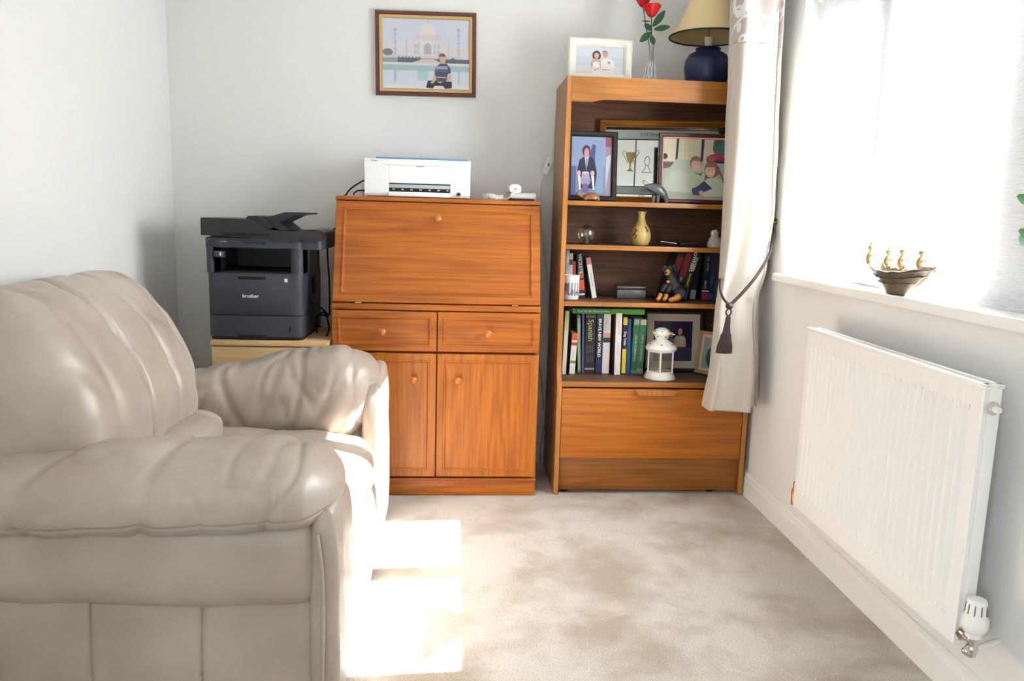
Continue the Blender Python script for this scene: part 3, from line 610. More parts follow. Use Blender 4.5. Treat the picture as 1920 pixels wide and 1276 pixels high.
def cup(cx, cz_, sc, c):
    q.col(*c)
    for sg in (-1, 1): q.tube([(cx+sg*.010*sc, y_-.001, cz_+.0*sc), (cx+sg*.020*sc, y_-.001, cz_+.02*sc), (cx+sg*.034*sc, y_-.001, cz_+.045*sc), (cx+sg*.030*sc, y_-.001, cz_+.052*sc), (cx+sg*.018*sc, y_-.001, cz_+.046*sc), (cx+sg*.014*sc, y_-.001, cz_+.02*sc)], .0014, 6)
    q.prism([(cx-.018*sc, cz_+.045*sc), (cx-.012*sc, cz_+.012*sc), (cx-.004*sc, cz_), (cx-.003*sc, cz_-.02*sc), (cx-.014*sc, cz_-.032*sc), (cx+.014*sc, cz_-.032*sc), (cx+.003*sc, cz_-.02*sc), (cx+.004*sc, cz_), (cx+.012*sc, cz_+.012*sc), (cx+.018*sc, cz_+.045*sc)], y_-.001, y_, 'y')
cxm = (mxa+mxb)/2
cup(P(1181, 300, 1, 3.17).x-cxm, P(1181, 300, 1, 3.17).z-mz0-.01, 1.0, (196, 168, 96))
cx_ = P(1212, 300, 1, 3.17).x-cxm; cz_ = P(1212, 300, 1, 3.17).z-mz0
q.col(170, 168, 150)
q.tube([(cx_+.010*math.cos(a), y_-.001, cz_-.002+.018*math.sin(a)) for a in [2*PI*k/16 for k in range(17)]], .0013, 6)
q.tube([(cx_-.004, y_-.001, cz_-.02), (cx_-.012, y_-.001, cz_-.04), (cx_-.02, y_-.001, cz_-.048), (cx_+.02, y_-.001, cz_-.048), (cx_+.012, y_-.001, cz_-.04), (cx_+.004, y_-.001, cz_-.02)], .0013, 6)
q.col(60, 60, 60)
for dz in (.03, -.015): q.ball((P(1232, 300, 1, 3.17).x-cxm, y_-.001, cz_+dz), (.006, .001, .011), 10, 6)
q.col(150, 155, 150); dxm = P(1190, 300, 1, 3.17).x-cxm; q.box(dxm-.003, dxm+.003, y_, .002, .069, tz-.052)
q.build('engraved_trophies', PR, gl, False)
def art_kids(a):
    a.rect(0, 0, 1, 1, 150, 164, 156); a.rect(0, .62, 1, 1, 205, 196, 168)
    for k in range(16): a.rect(k/16-.003, .66, k/16+.001, 1, 178, 170, 148)
    for k in range(3): a.rect(0, .70+k*.1, 1, .704+k*.1, 182, 174, 150)
    a.poly([(.175, .64), (.19, 1), (.225, 1), (.205, .64)], 40, 44, 60); a.poly([(.535, .56), (.55, 1), (.59, 1), (.57, .56)], 52, 56, 92)
    a.poly(ell(.84, .86, .13, .14), 84, 108, 104); a.ell(.78, .95, .06, .06, 70, 96, 96); a.rect(.9, .6, 1, 1, 70, 70, 92)
    a.poly(ell(.76, .66, .14, .10), 150, 62, 76); a.ell(.70, .68, .06, .05, 176, 88, 98); a.ell(.80, .72, .05, .05, 168, 70, 84); a.poly(ell(.78, .60, .12, .05), 66, 50, 78)
    a.rect(.0, .5, .16, .6, 104, 78, 76); a.ell(.02, .7, .04, .05, 60, 60, 66)
    a.poly([(0, .48), (.1, .52), (.2, .66), (.6, .62), (.85, .6), (1, .62), (1, 0), (0, 0)], 172, 180, 166)
    a.poly([(.03, .3), (.1, .44), (.24, .48), (.36, .40), (.42, .2), (.44, .06), (0, .05)], 184, 190, 176); a.poly([(.0, .0), (.02, .12), (.5, .08), (1, .12), (1, 0)], 160, 168, 154)
    a.poly([(.33, .22), (.35, .40), (.42, .50), (.6, .48), (.66, .34), (.6, .2), (.45, .12)], 178, 190, 160)
    a.ell(.47, .60, .085, .115, 128, 96, 84); a.ell(.475, .57, .068, .095, 216, 174, 156); a.poly(ell(.475, .63, .075, .07, 12, 0, PI), 134, 102, 88)
    a.poly([(.42, .45), (.52, .42), (.58, .46), (.55, .38)], 86, 96, 136)
    a.ell(.70, .50, .10, .14, 132, 98, 90); a.poly([(.62, .5), (.60, .3), (.68, .32), (.82, .42), (.90, .22), (.86, .4), (.80, .55)], 132, 98, 90)
    a.poly([(.58, .10), (.62, .32), (.70, .36), (.82, .34), (.90, .24), (.92, .05), (.6, .03)], 196, 202, 178)
    a.ell(.685, .47, .072, .11, 222, 180, 164); a.poly(ell(.69, .53, .075, .07, 12, 0, PI), 138, 104, 94); a.ell(.69, .42, .022, .01, 236, 226, 220)
    a.poly([(.42, .16), (.50, .20), (.60, .30), (.66, .24), (.72, .17), (.62, .12), (.52, .05), (.44, .06)], 66, 68, 104)
    a.ell(.56, .10, .035, .035, 214, 168, 150); a.ell(.53, .36, .04, .03, 214, 174, 156)
    for u in (.455, .50): a.ell(u, .585, .008, .008, 90, 60, 60)
    for u in (.665, .71): a.ell(u, .49, .008, .008, 90, 60, 60)
kA, kB = P(1222, 378, 1, 3.03), P(1378, 380, 1, 3.03)
ktl = P(1240, 251, 1, 3.05)
q_ = frame('framed_photo', 'dark red framed photo of two children on a pale sofa, on the upper shelf', stand(kA.x+.170, 3.005, SH[0]+.003, .13, -.06), .308, (ktl.z-SH[0])/math.cos(.15)+.0, .016, mat('mahogany_frame', s(70, 30, 28), .25, coat=.6), art_kids, inner=(.004, mat('rose_slip', s(206, 150, 140), .35)))
def art_cpl(a):
    a.rect(0, 0, 1, 1, 40, 36, 70); a.rect(0, 0, 1, .35, 66, 62, 92)
    person(a, .46, .05, .72, (104, 140, 176), (60, 36, 40), (196, 150, 136), .15, None, True)
    a.poly([(.38, .0), (.38, .5), (.54, .5), (.54, 0)], 96, 110, 140)
    person(a, .68, .0, .88, (190, 182, 150), (60, 40, 44), (196, 140, 130), .20, (74, 66, 100))
shelf_frame('framed_photo', 'dark frame with wide cream mount and couple photo, behind the white lantern', 3.14, 1208, 1318, 584, 692, S4, .012, blackf, art_cpl, .08, mount=.030, mm=mat('cream_mount', s(205, 190, 172), .8))
def art_leaf(a):
    a.rect(0, 0, 1, 1, 150, 160, 152); a.ell(.5, .4, .3, .3, 60, 90, 74); a.ell(.6, .2, .25, .2, 46, 54, 90)
a0 = P(1333, 692, 1, 3.02)
frame('framed_photo', 'wooden frame turned aside, half hidden behind the curtain on the bottom shelf', stand(1.035, 3.06, S4+.003, .12, -.95), .13, .178, .014, mat('pale_wood_frame', s(176, 140, 104), .4), art_leaf, mount=.012, mm=mat('cream_mount', (0, 0, 0)))

# ------------------------------------------------------------------ on top of the bookcase
glassm = glass('cut_glass', (.93, .95, .95), .18, .05)
vx, vy = P(1219, 140, 1, 3.05).x, 3.05
vs_ = empty('bud_vase', (vx, vy, zB), 'slim cut glass bud vase on the bookcase top, under red roses', 'vase')
zt_ = P(1219, 84, 1, vy).z
hv = zt_-zB
q = MB(); q.lathe([(.026, 0), (.027, .006), (.024, .02), (.019, .05), (.013, .08), (.0095, .1), (.009, .115), (.012, hv), (.010, hv), (.0075, .115), (.008, .1), (.011, .08), (.016, .05), (.018, .02), (.0, .014)], (vx, vy, zB+.001), 12)
q.build('body', glassm, vs_, True, 20)
q = MB()
for k in range(10):
    a = 2*PI*k/10; q.tube([(vx+r*math.cos(a+h*8), vy+r*math.sin(a+h*8), zB+h) for r, h in ((.0255, .004), (.0245, .02), (.0195, .05), (.0135, .08))], .0011, 5)
    q.tube([(vx+r*math.cos(a-h*8), vy+r*math.sin(a-h*8), zB+h) for r, h in ((.0255, .004), (.0245, .02), (.0195, .05), (.0135, .08))], .0011, 5)
q.build('cut_facets', mat('frosted_facet', s(215, 220, 220), .2, spec=.8), vs_)
grn = mat('leaf_green', s(44, 78, 52), .5, var=.2, vscale=30); rosr = mat('rose_red', s(205, 22, 24), .55, var=.2, vscale=60); stemm = mat('stem_green', s(52, 78, 44), .6)
def leaf(q, base, tip, nrm, w_, n_=8, curl=.15):
    base, tip, nrm = Vector(base), Vector(tip), Vector(nrm).normalized(); d = tip-base; sd = d.normalized().cross(nrm).normalized(); up = sd.cross(d.normalized())
    rows = []
    for i in range(n_+1):
        t_ = i/n_; c = base+d*t_+up*(-curl*d.length*4*t_*(1-t_)*.3); ww = w_*math.sin(PI*min(1, t_*.93+.03))**.8
        rows.append([c-sd*ww+up*ww*.25, c, c+sd*ww+up*ww*.25])
    back = [[p-up*.0008 for p in r] for r in rows]
    n3 = len(rows)
    vs = [p for r in rows for p in r]+[p for r in back for p in r]; k = n3*3; fs = []
    for i in range(n3-1):
        for j in range(2): fs.append((i*3+j, i*3+j+1, (i+1)*3+j+1, (i+1)*3+j)); fs.append((k+i*3+j, k+(i+1)*3+j, k+(i+1)*3+j+1, k+i*3+j+1))
        for j in (0, 2): fs.append((i*3+j, (i+1)*3+j, k+(i+1)*3+j, k+i*3+j))
    q.raw(vs, fs)
def rose(name, label, cx, cy_px, top_px, stem0, leaves, yy):
    c = P(cx, cy_px, 1, yy)
    rt = empty(name, stem0, label, 'flower', 'red roses in the bud vase')
    q = MB(); q.tube(curve_pts([stem0, (stem0[0]+.002, stem0[1], stem0[2]+.08), (c.x*.4+stem0[0]*.6, yy, c.z*.5+stem0[2]*.5+.02), (c.x, yy, c.z-.012)], 8), .0019, 8); q.build('stem', stemm, rt, True, 180)
    q = MB()
    for ly in range(3):
        for k in range(3+ly):
            a0 = 2*PI*k/(3+ly)+ly*.7; rad = .008+.0065*ly; rows = []
            for i in range(7):
                v = i/6; h = -.014+.042*v-.002*ly; rr2 = rad*(.45+.9*v**.6)*(1+.12*v*v*ly)
                rows.append([(c.x+rr2*math.cos(a0+u*1.5/(1+.2*ly)), yy+rr2*math.sin(a0+u*1.5/(1+.2*ly)), c.z+h-.006*abs(u)**2*v) for u in (-1, -.5, 0, .5, 1)])
            q.grid(rows)
    o = q.build('petals', rosr, rt, True, 180, fixn=False); md = o.modifiers.new('sol', 'SOLIDIFY'); md.thickness = .0007
    q = MB()
    for k in range(5):
        a = 2*PI*k/5; leaf(q, (c.x, yy, c.z-.013), (c.x+.014*math.cos(a), yy+.014*math.sin(a), c.z+.004), (0, 0, 1), .004)
    q.build('sepals', grn, rt)
    for (bx_, by_, tx_, ty_, ww, dy) in leaves:
        q = MB(); b0 = P(bx_, by_, 1, yy); t0 = P(tx_, ty_, 1, yy+dy); leaf(q, b0, t0, (.2, -1, .3), ww); o = q.build('leaf', grn, rt)
    return rt
rose('rose', 'red rose with drooping leaves standing in the glass bud vase, lower bloom', 1222, 22, 10, (vx, vy, zB+.03), [(1221, 60, 1200, 78, .013, -.02), (1222, 66, 1225, 84, .012, -.02), (1222, 58, 1209, 44, .013, .01), (1226, 55, 1256, 50, .012, -.02), (1224, 50, 1247, 20, .013, .01)], 3.045)
rose('rose', 'red rose bud cut by the top of the photo above the glass vase', 1206, 3, 0, (vx-.004, vy+.004, zB+.032), [(1220, 40, 1203, 39, .003, 0)], 3.06)

lx_, ly_ = P(1326, 130, 1, 3.08).x, 3.085
lp = empty('table_lamp', (lx_, ly_, zB), 'table lamp with navy ceramic base and cream shade on the bookcase', 'lamp')
navy = mat('navy_ceramic', s(24, 34, 74), .42, coat=.15)
zl = lambda v: P(1326, v, 1, ly_).z
wr = lambda a, b_, z: (P(b_, z, 1, ly_).x-P(a, z, 1, ly_).x)/2
zb_ = zB+.001; zs = zl(92)
R1 = wr(1284, 1367, 130)
hh = zs-zb_
MB().lathe([(0, 0), (R1*.78, 0), (R1*.82, .004), (R1*.93, hh*.22), (R1, hh*.50), (R1*.97, hh*.68), (R1*.82, hh*.84), (R1*.55, hh*.93), (R1*.50, hh*.96), (R1*.56, hh*1.0), (R1*.50, hh*1.03), (R1*.2, hh*1.04), (0, hh*1.04)], (lx_, ly_, zb_), 48).build('base', navy, lp)
MB().lathe([(0, 0), (.014, 0), (.013, .012), (.017, .04), (.0, .042)], (lx_, ly_, zs+.003), 20).build('bulb_holder', mat('holder_cream', s(225, 220, 205), .4), lp)
zr = zl(72)+.004; Rb = .150; Rt = .052; zt2 = zr+.205
m, n, b = newmat('lampshade_cream'); b.inputs['Base Color'].default_value = (*s(232, 208, 158), 1); b.inputs['Roughness'].default_value = .8; b.inputs['Subsurface Weight'].default_value = 0; 
shade = m
pr_ = []
for k in range(9):
    t_ = k/8; pr_.append((Rb+(Rt-Rb)*(t_**.72), t_*(zt2-zr)))
q = MB(); rings = [[(lx_+r*math.cos(a), ly_+r*math.sin(a), zr+h) for a in [2*PI*j/64 for j in range(64)]] for r, h in pr_]
rings2 = [[(lx_+(r-.002)*math.cos(a), ly_+(r-.002)*math.sin(a), zr+h) for a in [2*PI*j/64 for j in range(64)]] for r, h in pr_][::-1]
q.loft(rings+rings2, closed=True); sh = q.build('lamp_shade', shade, lp, True, 60)
MB().tube([(lx_+Rb*math.cos(2*PI*j/64), ly_+Rb*math.sin(2*PI*j/64), zr) for j in range(65)], .0035, 8).build('rim_trim', mat('teal_trim', s(22, 40, 50), .6), sh, True, 180)
q = MB(); q.tube([(lx_, ly_, zs+.04), (lx_, ly_, zt2-.02)], .003, 8)
for k in range(3): a = 2*PI*k/3; q.tube([(lx_, ly_, zt2-.02), (lx_+(Rt-.003)*math.cos(a), ly_+(Rt-.003)*math.sin(a), zt2-.004)], .0018, 6)
q.build('shade_carrier', mat('steel', (0, 0, 0)), sh)
# lamp cord and inline switch between bureau and bookcase
wcord = mat('white_cord', s(222, 218, 208), .5)
p1, p2 = P(1034, 294, 1, 3.27), P(1021, 327, 1, 3.27)
sw = empty('inline_switch', p2, 'white inline lamp switch hanging on its cord beside the bookcase', 'switch')
dv = (p1-p2); sd = dv.normalized().cross(Vector((0, 1, 0)))
q = MB(); q.loft([[p2+dv*t_+sd*(w_*a1)+Vector((0, .009*b1, 0)) for a1, b1 in ((-1, -1), (1, -1), (1, 1), (-1, 1))] for t_, w_ in ((0, .006), (.12, .013), (.88, .013), (1, .006))]); o = q.build('housing', hw, sw, False)
md = o.modifiers.new('b', 'BEVEL'); md.width = .003; md.segments = 2
q = MB(); mid = p2+dv*.55+Vector((0, -.0095, 0)); q.ball(mid, (.004, .0025, .007), 12, 8); q.build('rocker', mat('badge_grey', (0, 0, 0)), sw)
q = MB(); q.tube(curve_pts([p2, P(1014, 350, 1, 3.28), P(1015, 420, 1, 3.29), P(1024, 500, 1, 3.3), P(1028, 590, 1, 3.29), P(1037, 650, 1, 3.27), P(1035, 690, 1, 3.27), P(1026, 722, 1, 3.28), P(1020, 780, 1, 3.29), P(1022, 830, 1, 3.29), P(1014, 860, 1, 3.29)], 10), .002, 6); q.tube(curve_pts([p1, P(1037, 280, 1, 3.29), (A0+.01, 3.29, zB-.05), (A0+.08, 3.285, zB+.003), (lx_-.08, 3.2, zB+.003), (lx_, ly_+.07, zB+.004)], 8), .002, 6); q.build('cord', wcord, sw, True, 180)
cord('grey_cable', [P(1012, 690, 1, 3.28), P(1016, 720, 1, 3.29), P(1020, 790, 1, 3.3), P(1012, 850, 1, 3.29), P(1016, 880, 1, 3.28), P(1010, 905, 1, 3.27)], .0022, mat('grey_cable_m', s(170, 165, 160), .5), 'thin grey cable trailing down behind the gap right of the bureau')

# ------------------------------------------------------------------ ornaments
shell = mat('shell_brown', s(150, 104, 58), .35, var=.5, vscale=90, coat=.3)
tx0, tx1 = P(1092, 370, 1, 3.0).x, P(1125, 370, 1, 3.0).x
to = empty('tortoise_ornament', ((tx0+tx1)/2, 3.0, SH[0]), 'small brown tortoise ornament before the black framed photo', 'ornament')
cx = (tx0+tx1)/2; rx_ = (tx1-tx0)/2
q = MB(); q.lathe([(rx_*.95, .007), (rx_, .010), (rx_*.93, .018), (rx_*.72, .026), (rx_*.4, .031), (0, .033)], (cx, 3.0, SH[0]), 24, 'z', .72); q.build('shell', shell, to)
q = MB()
for u, v, w_ in [(0, 0, .0055)]+[(.5*math.cos(k*PI/3), .5*math.sin(k*PI/3), .0055) for k in range(6)]+[(.82*math.cos(k*PI/5), .82*math.sin(k*PI/5), .0045) for k in range(10)]:
    rr3 = math.hypot(u, v); z_ = SH[0]+.0325*(1-rr3**2.6*.72)
    q.ball((cx+u*rx_, 3.0+v*rx_*.72, z_-.001), (w_, w_*.75, .0022), 8, 5)
q.build('shell_spots', mat('shell_spot', s(56, 32, 20), .3), to)
q = MB(); q.tube([(cx-rx_*.8, 3.0, SH[0]+.012), (cx-rx_*1.15, 3.0, SH[0]+.018), (cx-rx_*1.45, 3.0, SH[0]+.026)], [.005, .0055, .006], 10); q.ball((cx-rx_*1.52, 3.0, SH[0]+.027), (.009, .006, .007)); q.build('head', mat('tortoise_skin', s(150, 112, 70), .5), to)
for sx_, sy_ in ((-1, -1), (1, -1), (-1, 1), (1, 1)):
    MB().tube([(cx+sx_*rx_*.6, 3.0+sy_*.014, SH[0]+.012), (cx+sx_*rx_*.8, 3.0+sy_*.02, SH[0]+.0055)], [.006, .0045], 8).build('leg', mat('tortoise_skin', (0, 0, 0)), to)
# arched mosaic animal with curled tail
ya = 2.985
an = empty('animal_ornament', P(1232, 378, 1, ya), 'grey green mosaic animal figurine with looped tail in front of the children photo', 'ornament')
aw = lambda l: [P(a, b_, 1, ya) for a, b_ in l]
mos = mat('mosaic_glaze', s(84, 88, 86), .25, var=.7, vscale=120, coat=.4)
q = MB(); q.tube(curve_pts(aw([(1208, 349), (1216, 350), (1228, 353), (1240, 360), (1248, 371), (1248, 376)]), 5), [.004, .006, .007, .009, .010, .012, .014, .016, .018, .019, .020, .020, .020, .020, .019, .018, .017, .015, .013, .012, .011, .010, .009, .008, .007, .007], 12); 
q.build('body', mos, an, True, 180)
q = MB()
for a_, b_ in ((1226, 1224), (1234, 1233), (1246, 1250)):
    q.tube([P(a_, 366, 1, ya-.006), (P(b_, 378, 1, ya-.006).x, ya-.006, SH[0]+.002)], [.008, .006], 8)
q.build('legs', mos, an)
q = MB(); q.tube(curve_pts(aw([(1222, 352), (1212, 348), (1206, 341), (1210, 338), (1218, 342), (1226, 349)]), 5), .0022, 8); q.build('tail', mat('pewter', s(150, 150, 150), .3, .8), an)
# small brass finial at the right rear
fi = empty('candlestick', (P(1359, 240, 1, 3.10).x, 3.13, SH[0]), 'dark candlestick with brass tip at the right end of the upper shelf', 'candlestick')
fz = P(1359, 229, 1, 3.12).z-SH[0]
MB().lathe([(0, 0), (.018, 0), (.018, .006), (.008, .014), (.006, fz*.5), (.010, fz*.55), (.006, fz*.6), (.007, fz*.86), (.014, fz*.88), (.014, fz*.93), (0, fz*.94)], (fi.location.x, 3.13, SH[0]+.001), 20).build('stem', mat('dark_green_metal', s(30, 36, 30), .4, .4), fi)
MB().lathe([(0, 0), (.006, 0), (.008, .006), (.005, .012), (0, .014)], (fi.location.x, 3.13, SH[0]+fz*.94), 16).build('tip', mat('brass', (0, 0, 0)), fi)

# shelf 2: glass globe on plate, vase, metal aircraft, bird figure
gx, gy = P(1099, 440, 1, 3.04).x, 3.04; gz = SH[1]
gl_ = empty('glass_globe', (gx, gy, gz), 'smoky glass globe ornament on a flat base, second shelf', 'ornament')
MB().lathe([(0, 0), (.042, 0), (.044, .003), (.03, .004), (0, .004)], (gx+.008, gy, gz+.001), 32).build('base', glass('base_glass', (.8, .78, .72), .15), gl_)
MB().ball((gx, gy, gz+.040), .035, 32, 20).build('globe', glass('smoke_glass', (.80, .77, .72), .12), gl_)
q = MB(); q.lathe([(0, .006), (.012, .006), (.010, .016), (.006, .024), (.009, .034), (.004, .044), (0, .05)], (gx, gy, gz), 16); q.build('inner_figure', mat('silver_grey', s(130, 126, 118), .4, .5), gl_)
vx2, vy2 = P(1202, 430, 1, 3.06).x, 3.06; hv = P(1202, 397, 1, 3.06).z-gz
R = wr(1184, 1221, 440)
va = empty('ceramic_vase', (vx2, vy2, gz), 'ochre ceramic bottle vase with brown figures, second shelf', 'vase')
MB().lathe([(0, 0), (R*.66, 0), (R*.78, hv*.03), (R*.97, hv*.18), (R, hv*.32), (R*.86, hv*.47), (R*.55, hv*.62), (R*.40, hv*.72), (R*.34, hv*.82), (R*.36, hv*.93), (R*.50, hv*1.0), (R*.40, hv*1.0), (R*.28, hv*.93), (0, hv*.9)], (vx2, vy2, gz+.001), 40).build('body', mat('ochre_glaze', s(200, 172, 98), .35, var=.14, vscale=30, coat=.3), va)
def onvase(ang, zf): 
    pr2 = [(.03, .78), (.18, .97), (.32, 1), (.47, .86), (.62, .55), (.72, .40)]
    for i in range(len(pr2)-1):
        if pr2[i][0] <= zf <= pr2[i+1][0]:
            t_ = (zf-pr2[i][0])/(pr2[i+1][0]-pr2[i][0]); r = R*(pr2[i][1]+t_*(pr2[i+1][1]-pr2[i][1])); break
    return Vector((vx2+(r+.0003)*math.sin(ang), vy2-(r+.0003)*math.cos(ang), gz+.001+zf*hv))
q = MB()
for pts in ([(-.95, .50), (-.8, .42), (-.9, .34), (-1.1, .28)], [(-.85, .42), (-.6, .44)], [(-.9, .36), (-.65, .28), (-.8, .20)], [(.35, .56), (.45, .48), (.62, .44)], [(.45, .50), (.5, .40)]):
    q.tube([onvase(a, z) for a, z in pts], .0026, 6)
q.build('painted_figures', mat('brown_glaze', s(92, 48, 26), .4), va)
pl_y = 3.04; pc = P(1271, 459, 1, pl_y)
ap = empty('model_aircraft', (pc.x, pl_y, gz), 'small silver model aircraft with thin wings, second shelf', 'ornament')
q = MB(); q.ball((pc.x, pl_y, gz+.012), (.009, .03, .007), 16, 10); q.prism([(pl_y+.015, gz+.012), (pl_y+.03, gz+.026), (pl_y+.032, gz+.012)], pc.x-.001, pc.x+.001, 'x'); q.build('fuselage', mat('dark_metal', s(46, 46, 50), .3, .6), ap)
wl, wr_ = P(1238, 459, 1, pl_y), P(1308, 456, 1, pl_y)
sil = mat('silver', s(210, 210, 210), .25, .9)
for e in (wl, wr_): 
    q = MB(); q.raw([(pc.x, pl_y-.010, gz+.010), (pc.x, pl_y+.012, gz+.010), (e.x, pl_y+.010, gz+.018), (e.x, pl_y+.002, gz+.018), (pc.x, pl_y-.010, gz+.013), (pc.x, pl_y+.012, gz+.013), (e.x, pl_y+.010, gz+.0195), (e.x, pl_y+.002, gz+.0195)], [(0, 1, 2, 3), (7, 6, 5, 4), (0, 4, 5, 1), (1, 5, 6, 2), (2, 6, 7, 3), (3, 7, 4, 0)]); q.build('wing', sil, ap, False)
q = MB()
for sx_ in (-1, 1): q.tube([(pc.x, pl_y-.01, gz+.012), (pc.x+sx_*.009, pl_y-.014, gz+.002)], .0012, 6); q.ball((pc.x+sx_*.009, pl_y-.014, gz+.0035), .003, 8, 6)
q.build('undercarriage', mat('dark_metal', (0, 0, 0)), ap)
oy = 3.02; oc = P(1341, 455, 1, oy)
ow = empty('bird_figurine', (oc.x, oy, gz), 'pale stone bird figurine at the right of the second shelf', 'ornament')
stone = mat('mottled_stone', s(196, 186, 176), .6, var=.25, vscale=70)
q = MB(); rings = []
for z_, r, dx in ((0, .030, .002), (.008, .033, .002), (.02, .030, .001), (.034, .023, 0), (.044, .016, -.003), (.05, .014, -.005)):
    rings.append([(oc.x+dx+r*math.cos(a)*(1+.06*math.sin(3*a)), oy+r*.8*math.sin(a), gz+.001+z_) for a in [2*PI*k/20 for k in range(20)]])
q.loft(rings); q.build('body', stone, ow, True, 70)
q = MB(); q.ball((oc.x-.006, oy-.004, gz+.057), (.016, .014, .014)); q.build('head', mat('stone_pale', s(222, 212, 204), .5), ow)
q = MB(); q.lathe([(.0045, 0), (.003, .006), (.0005, .012)], (oc.x-.012, oy-.030, gz+.054), 10, 'y'); q.T = None; q.build('beak', mat('beak_pink', s(196, 120, 104), .5), ow)
for sx_ in (-1, 1):
    q = MB(); q.ball((oc.x-.006+sx_*.007, oy-.016, gz+.061), .002, 8, 6); q.build('eye', dark, ow)

# shelf 3 things: mug, filigree box, dog
def mug():
    y = 3.045; x0_, x1_ = P(1054, 540, 1, y).x, P(1086, 540, 1, y).x; c = ((x0_+x1_)/2, y, SH[2]+.001); r = (x1_-x0_)/2; h = P(1070, 516, 1, y-.02).z-SH[2]
    r_ = empty('photo_mug', (c[0], y, SH[2]), 'white mug printed with a town picture at the left of the third shelf', 'mug')
    MB().lathe([(0, 0), (r*.92, 0), (r*.97, .004), (r, .012), (r*1.0, h), (r*.93, h), (r*.92, .01), (0, .008)], c, 36).build('body', mat('mug_white', s(228, 226, 224), .25, coat=.4), r_)
    q = MB(); rr2 = r+.0004
    def patch(a0, a1, z0, z1, *cc):
        q.col(*cc); q.grid([[(c[0]+rr2*math.sin(a0+(a1-a0)*i/8), y-rr2*math.cos(a0+(a1-a0)*i/8), c[2]+z) for i in range(9)] for z in (z0, z1)])
    patch(-1.5, 1.5, h*.18, h*.70, 150, 150, 160); rr2 += .0002; patch(-1.2, -.4, h*.34, h*.66, 120, 126, 148)
    for k in range(16): rr2 += .00005; a = -1.4+k*.17; patch(a, a+.12, h*(.2+.05*math.sin(k*3)), h*(.34+.10*math.sin(k*1.7)), *random.choice([(78, 82, 96), (150, 110, 112), (96, 100, 104), (180, 160, 150)]))
    q.build('printed_picture', PR, r_, False, fixn=False)
    q = MB(); q.tube(curve_pts([(c[0]-r*.5, y+r*.85, c[2]+h*.8), (c[0]-r*.8, y+r*1.5, c[2]+h*.75), (c[0]-r*.8, y+r*1.6, c[2]+h*.4), (c[0]-r*.5, y+r*.85, c[2]+h*.2)], 6), .004, 8); q.build('handle', mat('mug_white', (0, 0, 0)), r_)
mug()
y = 3.10; x0_, x1_ = P(1156, 550, 1, y).x, P(1212, 550, 1, y).x; hz_ = P(1180, 536, 1, y).z-SH[2]
fb_ = empty('trinket_box', ((x0_+x1_)/2, y+.03, SH[2]), 'oblong pewter filigree trinket box in the middle of the third shelf', 'box')
pew = mat('pewter_dark', s(112, 110, 108), .38, .7, var=.3, vscale=200)
q = MB(); q.box(x0_+.003, x1_-.003, y+.002, y+.068, SH[2]+.001, SH[2]+hz_*.72, .003); q.build('body', pew, fb_)
q = MB(); q.box(x0_, x1_, y, y+.07, SH[2]+hz_*.74, SH[2]+hz_, .005, 3); q.build('lid', pew, fb_)
q = MB()
for k in range(20):
    x = x0_+.006+(x1_-x0_-.012)*k/19; q.tube([(x, y+.001, SH[2]+.006), (x+.002, y-.0005, SH[2]+hz_*.4), (x, y+.001, SH[2]+hz_*.7)], .0009, 6)
for z_ in (.003, hz_*.36, hz_*.69, hz_*.80): q.tube([(x0_+.002, y+.001, SH[2]+z_), (x1_-.002, y+.001, SH[2]+z_)], .0011, 6)
q.build('filigree', mat('pewter', (0, 0, 0)), fb_)

# sitting dog figurine (black and tan)
yd_ = 3.015; z0 = SH[2]
dg = empty('dog_figurine', (P(1256, 560, 1, yd_).x, yd_, z0), 'black and tan sitting dog figurine leaning by the dark books', 'figurine')
dk = mat('dog_black', s(38, 38, 42), .5, var=.2, vscale=60); tan = mat('dog_tan', s(196, 130, 62), .5, var=.12, vscale=60)
def skin(name, m, par, chains, sub=2):
    """one continuous skinned surface; chains are lists of (point, radius), first chain's start is the root"""
    me = bpy.data.meshes.new(name); vs = []; es = []; rs = []
    key = {}
    def vid(p, r):
        k = (round(p[0], 5), round(p[1], 5), round(p[2], 5))
        if k not in key: key[k] = len(vs); vs.append(p); rs.append(r)
        return key[k]
    for ch in chains:
        last = None
        for p, r in ch:
            i = vid(p, r)
            if last is not None and last != i: es.append((last, i))
            last = i
    L0 = par.location
    while par.parent is not None and False: pass
    me.from_pydata([(p[0]-L0.x, p[1]-L0.y, p[2]-L0.z) for p in vs], es, []); me.materials.append(m)
    o = bpy.data.objects.new(name, me); COL.objects.link(o); o.parent = par
    md = o.modifiers.new('skin', 'SKIN'); md.use_smooth_shade = True
    for i, v in enumerate(me.skin_vertices[0].data): v.radius = (rs[i], rs[i]); v.use_root = (i == 0)
    md2 = o.modifiers.new('s', 'SUBSURF'); md2.levels = sub; md2.render_levels = sub
    return o
D = lambda a, b_, dy=0: tuple(P(a, b_, 1, yd_+dy))
skin('body', dk, dg, [[(D(1269, 548, .012), .029), (D(1265, 538, .008), .029), (D(1260, 528, 0), .025), (D(1257, 517, -.002), .017), (D(1256, 509, -.004), .015), (D(1254, 502, -.006), .0185), (D(1253, 497, -.006), .014)],
     [(D(1269, 548, .012), .029), (D(1277, 554, .008), .018)]])
skin('muzzle', tan, dg, [[(D(1253, 507, -.018), .0125), (D(1251, 511, -.028), .0115), (D(1250, 514, -.038), .008)]])
q = MB(); q.ball(D(1249, 511, -.046), .005, 10, 8); q.build('nose', dk, dg)
